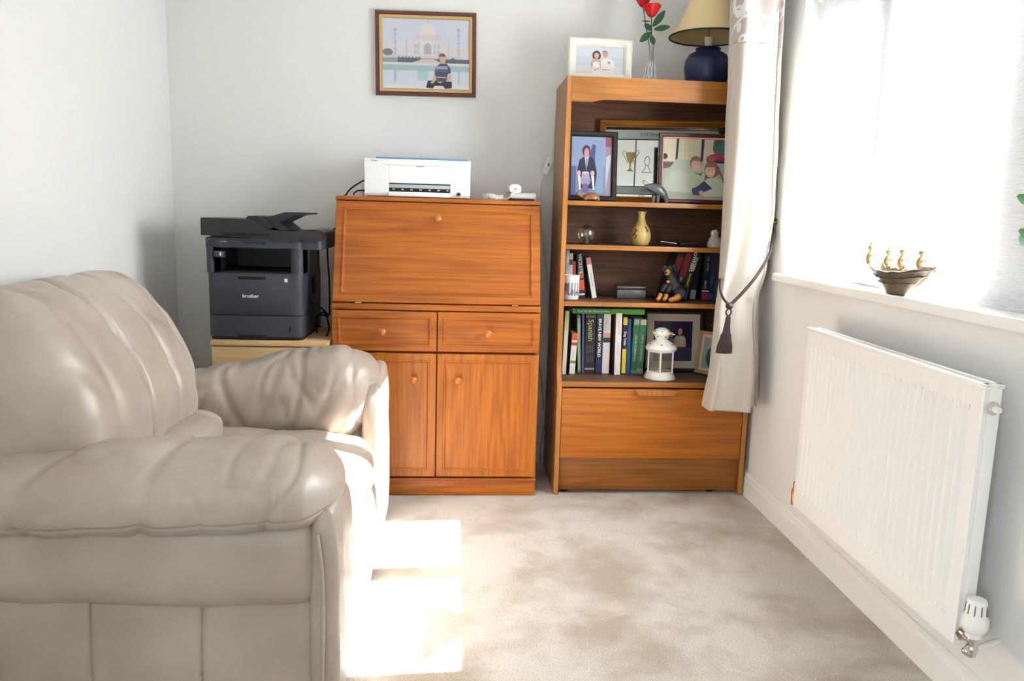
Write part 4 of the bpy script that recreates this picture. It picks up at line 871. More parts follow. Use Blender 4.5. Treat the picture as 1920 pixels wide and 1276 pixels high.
for e in (-1, 1):
    skin('ear', dk, dg, [[(D(1255+e*6, 496, -.004), .006), (D(1255+e*10, 501, -.006), .008), (D(1255+e*11, 510, -.006), .005)]])
    q = MB(); q.ball(D(1252+e*4, 502, -.024), .0028, 8, 6); q.build('eye', mat('eye_amber', s(120, 80, 30), .2), dg)
    q = MB(); q.ball(D(1252+e*4, 499.5, -.0225), .002, 8, 6); q.build('brow_patch', tan, dg)
fz_ = z0+.0105
for (a, b_, xe) in ((1251, 530, 1234), (1258, 533, 1246)):
    e0 = D(a, b_, -.012); ex = P(xe, 562, 1, yd_-.03).x
    skin('foreleg', tan, dg, [[((e0[0]*.35+ex*.65, yd_-.022, e0[2]*.35+fz_*.65+.004), .0095), ((ex+.004, yd_-.026, fz_+.005), .0085), ((ex-.008, yd_-.036, fz_), .0085)]])
    skin('upper_foreleg', dk, dg, [[(e0, .014), ((e0[0]*.38+ex*.62, yd_-.021, e0[2]*.38+fz_*.62+.004), .0105)]])
hx_ = P(1276, 552, 1, yd_-.02).x
skin('hind_foot', tan, dg, [[((hx_, yd_-.012, z0+.030), .015), ((hx_-.014, yd_-.02, z0+.017), .014), ((hx_-.034, yd_-.028, z0+.012), .0105), ((hx_-.052, yd_-.034, z0+.011), .0095)]])
q = MB(); q.ball(D(1253, 528, -.030), (.008, .004, .006)); q.build('chest_patch', tan, dg)

# ------------------------------------------------------------------ white lantern
ln_x, ln_y = P(1238, 680, 1, 3.005).x, 3.005; lz = S4+.001
la = empty('lantern', (ln_x, ln_y, S4), 'white metal hexagonal candle lantern on the bottom shelf before a photo', 'lantern')
lw = mat('lantern_enamel', s(236, 231, 222), .35, coat=.3)
Rl = wr(1210, 1266, 690); sc_ = P(1238, 613, 1, ln_y).z-lz
k_ = sc_/ (709-613)
H_ = lambda v: (705-v)*k_ if v < 705 else 0
def hexr(r, z, off=0): return [(ln_x+r*math.cos(PI/3*i+off), ln_y+r*math.sin(PI/3*i+off), lz+z) for i in range(6)]
S_ = sc_
MB().lathe([(0, 0), (Rl, 0), (Rl, S_*.02), (Rl*.93, S_*.06), (Rl*.86, S_*.11), (Rl*.86, S_*.135), (0, S_*.135)], (ln_x, ln_y, lz), 40).build('base', lw, la)
off = .28; q = MB(); r0 = Rl*.90
hb, ht = S_*.13, S_*.545
for i in range(6):
    a = PI/3*i+off; x, y = ln_x+r0*.97*math.cos(a), ln_y+r0*.97*math.sin(a); q.tube([(x, y, lz+hb), (x, y, lz+ht)], .0028, 6)
for z_ in (hb+.002, ht-.002):
    rg = hexr(r0*.97, z_, off); q.tube(rg+[rg[0]], .0026, 6)
q.build('pane_frame', lw, la)
for i in range(6):
    a = PI/3*i+off; b2 = a+PI/3; r = r0*.95
    q = MB(); q.prism([(ln_x+r*math.cos(a), ln_y+r*math.sin(a)), (ln_x+r*math.cos(b2), ln_y+r*math.sin(b2)), (ln_x+(r-.001)*math.cos(b2), ln_y+(r-.001)*math.sin(b2)), (ln_x+(r-.001)*math.cos(a), ln_y+(r-.001)*math.sin(a))], lz+hb, lz+ht, 'z'); q.build('glass_pane', glass('lantern_glass', (.95, .97, .97), .06), la, False)
rf = MB().lathe([(0, ht), (Rl*.90, ht), (Rl*.97, S_*.57), (Rl*1.0, S_*.60), (Rl*.93, S_*.64), (Rl*.76, S_*.69), (Rl*.52, S_*.735), (Rl*.37, S_*.755), (Rl*.37, S_*.77), (0, S_*.77)], (ln_x, ln_y, lz), 40).build('roof', lw, la)
zt0 = S_*.765; top_ = S_-zt0
MB().lathe([(Rl*.36, 0), (Rl*.44, top_*.16), (Rl*.52, top_*.40), (Rl*.59, top_*.50), (Rl*.56, top_*.57), (Rl*.46, top_*.76), (Rl*.26, top_*.93), (0, top_)], (ln_x, ln_y, lz+zt0), 36).build('chimney_cap', lw, la)
q = MB()
for i in range(6):
    a = -PI/2+PI/3*i-.25
    q.ball((ln_x+Rl*.80*math.cos(a), ln_y+Rl*.80*math.sin(a), lz+S_*.683), (.0028, .0028, .0022), 8, 6)
    q.ball((ln_x+Rl*.48*math.cos(a+.5), ln_y+Rl*.48*math.sin(a+.5), lz+zt0+top_*.25), (.0028, .0028, .0026), 8, 6)
    q.ball((ln_x+Rl*.49*math.cos(a), ln_y+Rl*.49*math.sin(a), lz+zt0+top_*.72), (.0025, .0025, .0022), 8, 6)
q.build('vent_holes', dark, rf)
MB().tube([(ln_x+Rl*.55, ln_y-.01, lz+zt0+top_*.5), (ln_x+Rl*.78, ln_y-.014, lz+zt0+top_*.42)], .0022, 8).build('handle_stub', lw, la)
MB().lathe([(0, 0), (.016, 0), (.016, .012), (0, .012)], (ln_x, ln_y, lz+.023), 20).build('candle', mat('candle_wax', s(220, 214, 200), .5), la)

# ------------------------------------------------------------------ books
pagem = mat('paper', s(222, 214, 196), .9, var=.08, vscale=300)
def book(label, x, y, z, T_, D_, H, col, lean=0, text=None, bands=(), name='book', sidecol=None, group=None, pivot='l'):
    """spine faces -y; base lower-left corner at (x,y,z); lean >0 tips the top to the right"""
    rt = bpy.data.objects.new(name, None); COL.objects.link(rt); tag(rt, label, 'book', group)
    rt.matrix_world = Matrix.Translation((x, y, z)) @ Matrix.Rotation(lean, 4, 'Y')
    q = MB(); q.local = True; q.col(*col)
    if lean > 0: q.T = Matrix.Translation((-T_, 0, 0))
    c = .0011
    q.box(0, T_, 0, c*1.2, 0, H)
    if sidecol: q.col(*sidecol)
    q.box(0, c, c, D_, 0, H); q.box(T_-c, T_, c, D_, 0, H)
    q.build('cover', printed('cover_card', .38, .12), rt, False)
    q = MB(); q.local = True
    if lean > 0: q.T = Matrix.Translation((-T_, 0, 0))
    q.box(c, T_-c, c*1.3, D_-.002, .0025, H-.0025); q.build('pages', pagem, rt, False)
    if text or bands:
        q = MB(); q.local = True
        if lean > 0: q.T = Matrix.Translation((-T_, 0, 0))
        for (z0_, z1_, c_) in bands: q.col(*c_); q.box(.0004, T_-.0004, -.00025, 0, z0_*H, z1_*H)
        for it in (text or []):
            body, size, zc_, tc_, xo = it[:5]; q.col(*tc_)
            q.text(body, size, Matrix.Translation((T_*xo, -.0006, H*zc_)) @ Matrix.Rotation(PI/2, 4, 'X') @ Matrix.Rotation(-PI/2, 4, 'Z'), .0003, bold=it[5] if len(it) > 5 else 0)
        q.build('spine_print', printed('cover_card', .38, .12), rt, False, fixn=False)
    return rt
def pbook(label, xl, xr, ytop, ybot_px, z, yb, col, D_=.13, lean=0, **k):
    a = P(xl, ybot_px, 1, yb); b2 = P(xr, ybot_px, 1, yb); t_ = P((xl+xr)/2, ytop, 1, yb)
    H = (t_.z-z)/math.cos(lean)
    k.setdefault('group', 'books on the bottom shelf' if z < .6 else 'books on the third shelf')
    return book(label, b2.x if lean > 0 else a.x, yb, z+.001+(abs(b2.x-a.x)*math.sin(abs(lean)) if 0 else 0), (b2.x-a.x)*.97*math.cos(lean), D_, H, col, lean, **k)
W_ = (232, 230, 224)
yb = 3.075
BB = S4
pbook('tall cream paperback at the far left end of the bottom shelf', 1053.5, 1061, 583, 697, BB, yb-.03, (214, 210, 188), .15, .02, bands=((.05, .70, (222, 218, 198)), (.70, .97, (206, 206, 150))))
pbook('short white book with a red top band beside the cream paperback', 1067, 1077.5, 625, 699, BB, yb-.02, (232, 228, 220), .12, .035, bands=((.83, 1.0, (226, 78, 48)), (.70, .78, (208, 60, 60)), (.26, .33, (110, 150, 70))), text=[('The Secret', .0075, .48, (150, 150, 150), .5)], sidecol=(96, 80, 76))
pbook('pale green slim book left of the thick Spanish dictionary', 1083.5, 1089.5, 591, 694, BB, yb+.01, (104, 140, 104), .15, -.05, bands=((.04, .95, (176, 196, 150)),), sidecol=(40, 78, 72))
pbook('thin purple blue book pressed against the Spanish dictionary', 1091, 1095, 588, 695, BB, yb, (84, 82, 128), .14, -.03)
pbook('thick black book titled Spanish in gold letters', 1095.5, 1115, 588, 697, BB, yb, (34, 32, 34), .15, -.012, text=[('Spanish', .030, .72, (196, 184, 130), .5)]+[('Learn quickly', .0055, .40, (120, 118, 108), f) for f in (.22, .4, .58, .76)]+[('Phrase book', .0055, .24, (120, 118, 108), f) for f in (.22, .4, .58, .76)], bands=((.93, .97, (96, 88, 74)), (.06, .09, (150, 150, 146))))
pbook('navy paperback titled Brave New World in white letters', 1116, 1127.5, 589, 696, BB, yb, (32, 34, 52), .14, -.008, text=[('BRAVE NEW WORLD', .0165, .60, (236, 236, 236), .5, .0004)], bands=((.03, .24, (40, 50, 100)), (.90, .98, (60, 60, 78))))
pbook('white biography with a portrait on the spine beside the navy paperback', 1128.5, 1142, 588, 695, BB, yb, (216, 212, 206), .15, -.006, text=[('Chance', .018, .82, (150, 150, 152), .3), ('Tales', .011, .78, (160, 160, 162), .72)], bands=((.52, .60, (40, 46, 60)), (.60, .68, (206, 158, 136)),))
pbook('thick white paperback with pink and lilac lettering, mid bottom shelf', 1151.5, 1163, 587, 699, BB, yb-.025, (230, 224, 224), .15, -.012, text=[('ANOTHER', .012, .76, (236, 178, 160), .5), ('JOURNEY', .012, .42, (190, 184, 226), .5)], sidecol=(112, 76, 62))
pbook('yellow and black book titled Dog Tricks', 1165, 1173, 593, 699, BB, yb-.015, (30, 28, 32), .14, -.012, text=[('Dog Tricks', .0125, .62, (240, 240, 236), .55, .0002)], bands=((.85, .98, (236, 200, 40)), (.02, .44, (236, 200, 40))))
pbook('bright blue slim book between Dog Tricks and the green books', 1174, 1181, 598, 695, BB, yb, (24, 92, 166), .15, -.02, bands=((.6, .8, (90, 70, 140)), (.80, .95, (20, 76, 128))))
pbook('green book titled Life in Cornwall, left of the green pair', 1182.5, 1193, 598, 695, BB, yb, (104, 146, 118), .14, .015, text=[('LIFE IN CORNWALL', .0125, .47, (206, 220, 204), .5)], bands=((.07, .88, (46, 116, 80)), (.90, .99, (170, 180, 166))))
pbook('cream and green book titled Life in Cornwall, right of the green pair', 1193.8, 1205, 599, 694, BB, yb, (196, 190, 168), .14, .022, text=[('LIFE IN CORNWALL', .0125, .47, (206, 220, 204), .5)], bands=((.09, .90, (52, 120, 82)), (0, .08, (120, 150, 128))))
# flat green book on top
ga, gb = P(1074, 583, 1, yb-.012), P(1209, 583, 1, yb-.012)
gz1 = P(1140, 588.5, 1, yb-.012).z
gt = P(1140, 579, 1, yb-.012).z-gz1
rt = empty('book', (ga.x, yb-.012, gz1), 'green book titled Plants for the House and Patio lying flat on the upright books', 'book', 'books on the bottom shelf')
q = MB(); q.col(88, 170, 60); q.box(ga.x, gb.x, yb-.012, yb-.0108, gz1, gz1+gt); q.box(ga.x, gb.x, yb-.0108, yb+.17, gz1, gz1+.001); q.box(ga.x, gb.x, yb-.0108, yb+.17, gz1+gt-.001, gz1+gt); q.build('cover', printed('cover_card'), rt, False)
MB().box(ga.x+.002, gb.x-.002, yb-.0105, yb+.168, gz1+.0012, gz1+gt-.0012).build('pages', pagem, rt, False)
q = MB(); q.col(62, 132, 66); q.box(ga.x+.01, ga.x+.155, yb-.0123, yb-.012, gz1+.001, gz1+gt-.001); q.col(226, 240, 214); q.text('Plants for the House and Patio', .0125, Matrix.Translation((ga.x+.085, yb-.0127, gz1+gt*.5)) @ Matrix.Rotation(PI/2, 4, 'X'), .0003, squash=.86); q.build('spine_print', printed('cover_card'), rt, False, fixn=False)
# third shelf left
TB = SH[2]; yb = 3.10
pbook('pale blue slim paperback at the left end of the third shelf', 1058, 1064, 467, 553, TB, yb, (150, 176, 196), .13, .01, bands=((.1, .45, (84, 128, 172)), (.72, .97, (206, 212, 214))))
pbook('pink and cream paperback with a portrait, standing behind the mug', 1065, 1072, 475, 554, TB, yb, (222, 196, 184), .13, 0, bands=((.74, .86, (96, 62, 52)), (.86, .99, (226, 210, 192))))
pbook('short red paperback behind the mug on the third shelf', 1072.3, 1078.5, 490, 554, TB, yb, (188, 66, 76), .11, -.01, bands=((.85, .95, (206, 36, 50)),))
pbook('black paperback with white title and orange panel, tipped left on the third shelf', 1086.5, 1097.5, 479, 554, TB, yb-.01, (26, 28, 28), .13, -.10, text=[('WICKETS', .0185, .80, (206, 206, 200), .5, .0003)], bands=((.18, .42, (232, 84, 40)), (.46, .62, (170, 96, 80)), (.06, .10, (210, 210, 210))))
pbook('white paperback with pink top leaning left against the black one', 1110.5, 1119.5, 484, 556, TB, yb-.015, (226, 224, 214), .13, -.20, text=[('Marching Powder', .0080, .45, (120, 116, 110), .5)], bands=((.83, 1.0, (220, 110, 128)),), sidecol=(120, 130, 120))
# third shelf right, dark books
DK = (24, 24, 28)
yb = 3.075
pbook('black book with a dark red label, first of the leaning dark books', 1243, 1256, 476, 562, TB, yb+.03, (36, 30, 32), .13, .27, bands=((.62, .92, (124, 34, 44)),))
pbook('red and black book leaning behind the dog figurine', 1258.5, 1270, 474, 562, TB, yb+.015, (30, 20, 26), .13, .26, text=[('OF WAR', .0120, .36, (224, 220, 216), .42, .0002)], bands=((.50, .97, (150, 34, 42)), (.05, .22, (36, 40, 70))))
pbook('black book with large white title and yellow lettering, leaning right', 1273, 1286.5, 474, 562, TB, yb, (22, 26, 26), .13, .235, text=[('OWNERS', .019, .79, (230, 230, 224), .34, .0005), ('Workshop', .0135, .76, (214, 212, 206), .78, .0003), ('Handbook', .0125, .42, (226, 190, 50), .5, .0003)], bands=((.03, .20, (54, 84, 110)),))
pbook('thick dark hardback with pale lettering, upright on the third shelf', 1314, 1327.5, 475, 561, TB, yb, (24, 28, 36), .14, .025, text=[('U.S. ARMS', .0135, .78, (150, 148, 126), .5), ('FACTS', .0110, .34, (214, 214, 210), .4)], bands=((0.02, .17, (150, 40, 70)), (.19, .215, (220, 220, 220))))
pbook('dark blue paperback beside the thick dark hardback', 1328, 1336.5, 475, 560, TB, yb, (34, 38, 74), .14, .02, text=[('Spencer', .010, .42, (120, 140, 186), .5)], bands=((.03, .16, (36, 86, 120)),))
pbook('dark brown slim book next to the blue paperback', 1337, 1343.5, 476, 560, TB, yb, (56, 40, 36), .14, .015, bands=((.02, .4, (44, 66, 80)),))
pbook('dark book with white title and lime band, rightmost book by the curtain', 1344.5, 1355, 475, 560, TB, yb, (30, 36, 56), .14, .01, text=[('OWNERS', .019, .79, (230, 230, 226), .5, .0004)], bands=((.35, .58, (176, 186, 60)), (.02, .34, (60, 54, 40))))
q = None
pbook('black paperback with a pale barcode patch between the dark books', 1292, 1303, 478, 558, TB, yb+.02, (20, 22, 26), .12, .10, bands=((.02, .22, (150, 150, 150)),))

# ------------------------------------------------------------------ radiator
ra = empty('radiator', (1.13, 1.88, .19), 'white ribbed panel radiator under the window on the right wall', 'radiator')
rad = mat('radiator_enamel', s(246, 245, 242), .32, spec=.5)
rx0, rx1, ry0, ry1, rz0, rz1 = 1.082, 1.121, 1.485, 2.30, .195, .765
ry1 = P(1515, 617, 0, rx0).y
NR = 27; rows = []; pr = []
m0 = .028; Lr = (ry1-ry0-2*m0)/NR
for k in range(NR):
    y0 = ry0+m0+k*Lr
    for f_, d in ((0, 0), (.30, 0), (.45, .0065), (.85, .0065)): pr.append((y0+f_*Lr, d))
pr.append((ry1-m0, 0))
q = MB()
zs_ = [(rz0+.0, 1), (rz0+.05, 1), (rz0+.062, 0), (rz1-.065, 0), (rz1-.05, 1), (rz1-.004, 1)]
# fade: flat margins top and bottom
rows = []
for z_, flat in zs_:
    row = [(rx0+.003, ry0, z_), (rx0, ry0+.004, z_)]
    row += [(rx0+(0 if flat else d*1.4), y, z_) for y, d in pr]
    row += [(rx0, ry1-.004, z_), (rx0+.003, ry1, z_)]
    rows.append(row)
q.grid(rows)
q.build('front_panel', rad, ra, True, 35, fixn=False)
q = MB(); q.box(rx0+.014, rx0+.017, ry0+.001, ry1-.001, rz0, rz1-.006); q.box(rx1-.006, rx1, ry0+.001, ry1-.001, rz0, rz1-.006); q.box(rx0+.003, rx0+.014, ry0+.001, ry0+.003, rz0, rz1-.006); q.box(rx0+.002, rx0+.016, ry0, ry1, rz0-.0005, rz0+.001); q.build('rear_panel', rad, ra, False)
for y0 in (ry0-.004, ry1-.004): 
    q = MB(); q.box(rx0+.012, rx1, y0+.002, y0+.008, rz0, rz1, .002); q.build('end_panel', rad, ra)
q = MB(); q.box(rx0-.002, rx0+.014, ry0-.006, ry1+.006, rz1-.008, rz1+.002, .003); q.box(rx1-.012, rx1+.002, ry0-.006, ry1+.006, rz1-.008, rz1+.002, .003)
for k in range(58): y = ry0+.004+k*(ry1-ry0-.01)/57; q.box(rx0+.012, rx1-.010, y-.003, y+.003, rz1-.006, rz1-.001)
q.box(rx0-.002, rx1+.002, ry0-.006, ry0+.012, rz1-.004, rz1+.002, .002)
q.build('top_grille', rad, ra)
chrome = mat('chrome', s(210, 205, 200), .18, 1)
pc = (rx0+.020, ry0-.004, rz1-.048)
q = MB(); q.lathe([(.014, 0), (.014, -.003), (.010, -.004), (.009, -.008), (.0, -.009)], pc, 24, 'y'); q.build('vent_plug', mat('plug_grey', s(205, 200, 196), .3, .3), ra)
q = MB(); q.lathe([(.0075, -.005), (.007, -.018), (.005, -.022), (0, -.023)], (pc[0], pc[1], pc[2]), 12, 'y'); q.build('bleed_cap', white, ra)
tv = empty('radiator_valve', (1.115, 1.44, .2), 'white thermostatic radiator valve with chrome body at the near end', 'valve')
vx_, vy_ = 1.098, 1.447
zv = lambda v: P(1820, v, 1, vy_).z
ztop = zv(1122)
q = MB(); prf = [(0, ztop), (.017, ztop-.001), (.0195, ztop-.006), (.021, zv(1152)), (.026, zv(1158)), (.0265, zv(1172)), (.021, zv(1182)), (.016, zv(1185)), (.0155, zv(1192)), (0, zv(1192))]
q.lathe([(r, h) for r, h in prf], (vx_, vy_, 0), 36); hd_ = q.build('thermostatic_head', white, tv)
MB().tube([(vx_+.010, vy_+.002, zv(1192)-.030), (WX-.001, vy_+.030, zv(1192)-.030)], .0065, 12).build('tail_pipe', white, tv)
q = MB()
for k in range(10):
    a = 2*PI*k/10+.2; x, y = vx_+.0195*math.cos(a), vy_+.0195*math.sin(a)
    x2, y2 = vx_+.0212*math.cos(a), vy_+.0212*math.sin(a); q.tube([(x, y, ztop-.010), (x2, y2, zv(1148))], .0014, 6)
q.build('grip_slots', mat('slot_grey', s(120, 112, 108), .6), hd_)
q = MB(); zbdy = zv(1192); q.lathe([(.010, zbdy), (.012, zbdy-.006), (.011, zbdy-.012), (.009, zbdy-.020), (.012, zbdy-.024), (.012, zbdy-.032), (.010, zbdy-.044), (0, zbdy-.046)], (vx_, vy_, 0), 20)
q.tube([(vx_, vy_, zbdy-.012), (vx_, ry0-.004, zbdy-.012)], .009, 14); q.lathe([(.016, 0), (.016, .005), (.010, .006)], (vx_, ry0-.010, zbdy-.012), 6, 'y'); q.ball((vx_-.016, vy_-.006, zbdy-.030), .0085, 14, 10)
q.build('valve_body', chrome, tv)
lv = empty('lockshield_valve', (1.12, ry1+.03, .2), 'small copper and chrome pipe valve at the far end of the radiator', 'valve')
y_ = ry1+.028
q = MB(); q.tube([(1.10, y_, .205), (WX-.002, y_, .205)], .0075, 12); q.tube([(1.10, ry1+.002, .215), (1.10, y_, .215)], .008, 12); q.lathe([(0, .185), (.010, .185), (.011, .235), (.007, .24), (.007, .262), (0, .264)], (1.10, y_, 0), 16); q.build('valve_body', mat('copper', s(176, 120, 90), .3, 1), lv)

# ------------------------------------------------------------------ window sill things
bz = WZ0+.006; bcx, bcy = 1.172, 2.0
bo = empty('boat_bowl', (bcx, bcy, bz), 'pierced bronze boat shaped bowl on the sill', 'ornament')
brz = mat('bronze_wicker', s(112, 100, 84), .4, .6, var=.5, vscale=160)
by = lambda px_: P(px_, 520, 0, bcx).y
bzz = lambda px_, py_: P(px_, py_, 0, bcx).z
# hull runs along y; image left = farther
prs = [(1650, 548, .022), (1700, 549, .022)]
ylo, yhi = by(1752), by(1634)
q = MB(); rings = []
ymid = by(1680)
for h, f_ in ((0, .30), (.006, .36), (.02, .52), (.035, .70), (.050, .88), (.060, 1.0)):
    ring_ = []
    for k in range(40):
        a = 2*PI*k/40; u, v = math.cos(a), math.sin(a)
        yy = ymid+((yhi-ymid) if u > 0 else (ymid-ylo))*u*f_*(1 if u < 0 else 1)
        zz_ = bz+h+(.012*abs(u)**3 if h > .04 else 0)+(.012*max(0, -u)**2*(h/.06))+(.01*max(0, u)**2*(h/.06))+.0015*math.sin(k*2.3)*(h/.06)
        ring_.append((bcx+.042*f_*v*abs(v)**.1, yy, zz_))
    rings.append(ring_)
inner_ = [[(bcx+(p[0]-bcx)*.93, ymid+(p[1]-ymid)*.95, p[2]+(.002 if i else .004)) for p in r] for i, r in enumerate(rings)]
vsr = rings+inner_[::-1]
q.loft(vsr); q.build('hull', brz, bo, True, 60)
q = MB()
for f_, h in ((.95, .057), (.78, .042), (.62, .028)):
    pts = []
    for k in range(61):
        a = 2*PI*k/60; u, v = math.cos(a), math.sin(a); pts.append((bcx+.0435*f_*v, ymid+((yhi-ymid) if u > 0 else (ymid-ylo))*u*f_*1.01, bz+h+.02*abs(u)**2.5*h/.06+.0012*math.sin(k*1.9)))
    q.tube(pts, .0018, 6)
q.build('woven_bands', brz, bo, True, 180)
bro = mat('bronze_figure', s(190, 160, 112), .35, .6)
for i, (fx, fy, fb) in enumerate(((1628, 452, 495), (1662, 462, 500), (1688, 460, 503), (1724, 462, 505))):
    yy = by(fx); zt_f = bzz(fx, fy); zb_f = bzz(fx, fb); hh_ = zt_f-zb_f
    fg = empty('rower_figure', (bcx, yy, zb_f), ['bronze rower figure at the left end of the boat bowl', 'bronze rower figure second from left in the boat bowl', 'bronze rower figure with wide hat, third from left in the boat bowl', 'bronze rower figure at the right end of the boat bowl'][i], 'figurine', 'bronze rowers seated in the boat bowl')
    q = MB(); q.tube(curve_pts([(bcx, yy-.004, zb_f), (bcx, yy+.004, zb_f+hh_*.2), (bcx, yy+.003, zb_f+hh_*.45), (bcx, yy, zb_f+hh_*.62)], 4), [.006, .007, .0085, .009, .0095, .010, .0095, .009, .0075, .0055, .0042, .0036, .0036], 8)
    q.ball((bcx, yy, zb_f+hh_*.74), (.008, .0085, hh_*.13), 12, 8)
    q.tube([(bcx, yy+.003, zb_f+hh_*.52), (bcx-.006, yy-.010, zb_f+hh_*.36), (bcx-.004, yy-.016, zb_f+hh_*.46)], .0026, 6)
    q.tube([(bcx, yy+.003, zb_f+hh_*.52), (bcx+.006, yy-.010, zb_f+hh_*.34), (bcx+.004, yy-.016, zb_f+hh_*.44)], .0026, 6)
    q.tube([(bcx, yy-.002, zb_f+.002), (bcx, yy-.016, zb_f+.008), (bcx, yy-.024, zb_f-.002)], .0042, 6)
    q.build('body', bro, fg, True, 60)
    q = MB(); hr = .015 if i >= 2 else .009
    q.lathe([(hr, 0), (hr*.5, .003), (.003, .008), (0, .010 if i >= 2 else .015)], (bcx, yy, zb_f+hh_*.82), 14); q.build('hat', bro, fg)
# plant at the right edge
plx, ply = 1.155, 1.30
pn = empty('potted_plant', (plx, ply, bz), 'green leafy plant on the sill at the right edge, only leaf tips visible', 'plant')
MB().lathe([(0, 0), (.045, 0), (.055, .09), (.058, .09), (.058, .10), (.050, .10), (.048, .085), (0, .085)], (plx, ply, bz), 28).build('pot', mat('pot_white', s(225, 222, 215), .4), pn)
tips = [(1908, 366, 1.17), (1911, 430, 1.17), (1912, 442, 1.19)]
for i, (a, b_, xx_) in enumerate(tips):
    t0 = P(a, b_, 0, xx_)
    q = MB(); leaf(q, (plx, t0.y-.085, t0.z-.02), t0, (-1, 0, .6), .012, 10); q.build('leaf', mat('plant_green', s(82, 140, 78), .5, var=.15), pn)
    q = MB(); q.tube(curve_pts([(plx, ply, bz+.085), (plx, ply+.01, bz+.14), (plx, t0.y-.085, t0.z-.02)], 6), .002, 6); q.build('stem', stemm, pn)
for k in range(9):
    a = k*.7; zz_ = bz+.12+.03*k*.6; e = (plx+.05*math.cos(a)*.6, ply+.075*math.sin(a)-.03, zz_+.03)
    q = MB(); leaf(q, (plx, ply, zz_-.01), e, (-.3, 0, 1), .014); q.build('leaf', mat('plant_green', (0, 0, 0)), pn)

# ------------------------------------------------------------------ curtain
m, n, b = newmat('curtain_cream'); L = n.links.new
b.inputs['Base Color'].default_value = (*s(192, 183, 171), 1); b.inputs['Roughness'].default_value = .85; b.inputs['Sheen Weight'].default_value = .3
t = n.nodes.new('ShaderNodeTexCoord'); mp = n.nodes.new('ShaderNodeMapping'); mp.inputs['Scale'].default_value = (300, 300, 900); nz = n.nodes.new('ShaderNodeTexNoise'); nz.inputs['Scale'].default_value = 1
L(t.outputs['Object'], mp.inputs[0]); L(mp.outputs[0], nz.inputs['Vector']); bp = n.nodes.new('ShaderNodeBump'); bp.inputs['Strength'].default_value = .12; bp.inputs['Distance'].default_value = .001; L(nz.outputs['Fac'], bp.inputs['Height']); L(bp.outputs[0], b.inputs['Normal'])
cream = m
m, n, b = newmat('curtain_header'); L = n.links.new
t = n.nodes.new('ShaderNodeTexCoord')
# overlapping swirls: rings around scattered centres
acc = None
for i, (scl, off_) in enumerate(((9, 0), (7, 3.3))):
    mp = n.nodes.new('ShaderNodeMapping'); mp.inputs['Location'].default_value = (off_, off_, off_); L(t.outputs['Object'], mp.inputs[0])
    nd = n.nodes.new('ShaderNodeTexNoise'); nd.inputs['Scale'].default_value = 5; L(mp.outputs[0], nd.inputs['Vector'])
    ad = n.nodes.new('ShaderNodeMix'); ad.data_type = 'VECTOR'; ad.inputs['Factor'].default_value = .07; L(mp.outputs[0], ad.inputs[4]); L(nd.outputs['Color'], ad.inputs[5])
    vo = n.nodes.new('ShaderNodeTexVoronoi'); vo.inputs['Scale'].default_value = scl; L(ad.outputs[1], vo.inputs['Vector'])
    mu = n.nodes.new('ShaderNodeMath'); mu.operation = 'MULTIPLY'; mu.inputs[1].default_value = 17; L(vo.outputs['Distance'], mu.inputs[0])
    sn = n.nodes.new('ShaderNodeMath'); sn.operation = 'SINE'; L(mu.outputs[0], sn.inputs[0])
    gt_ = n.nodes.new('ShaderNodeMath'); gt_.operation = 'GREATER_THAN'; gt_.inputs[1].default_value = .86; L(sn.outputs[0], gt_.inputs[0])
    if acc is None: acc = gt_
    else:
        mxm = n.nodes.new('ShaderNodeMath'); mxm.operation = 'MAXIMUM'; L(acc.outputs[0], mxm.inputs[0]); L(gt_.outputs[0], mxm.inputs[1]); acc = mxm
mx = n.nodes.new('ShaderNodeMix'); mx.data_type = 'RGBA'; mx.inputs['A'].default_value = (*s(180, 166, 160), 1); mx.inputs['B'].default_value = (*s(222, 220, 218), 1); L(acc.outputs[0], mx.inputs['Factor']); L(mx.outputs['Result'], b.inputs['Base Color'])
b.inputs['Roughness'].default_value = .6; b.inputs['Sheen Weight'].default_value = .3
header = m
cu = empty('curtain', (1.06, 2.80, .39), 'cream curtain with swirl patterned header tied back beside the bookcase', 'curtain')
zK = [(2.15, .925, 1.135), (1.83, .930, 1.135), (1.69, .935, 1.137), (1.57, .940, 1.139), (1.11, .954, 1.160), (.90, .957, 1.155), (.80, .957, 1.135), (.70, .952, 1.138), (.53, .946, 1.149), (.385, .930, 1.155)]
def kint(z):
    for i in range(len(zK)-1):
        if zK[i][0] >= z >= zK[i+1][0]:
            t_ = (zK[i][0]-z)/(zK[i][0]-zK[i+1][0]); t_ = t_*t_*(3-2*t_)*.5+t_*.5
            return zK[i][1]+t_*(zK[i+1][1]-zK[i][1]), zK[i][2]+t_*(zK[i+1][2]-zK[i][2])
    return zK[-1][1:]
zK = [(a, b_+.016, c+.006) for a, b_, c in zK]
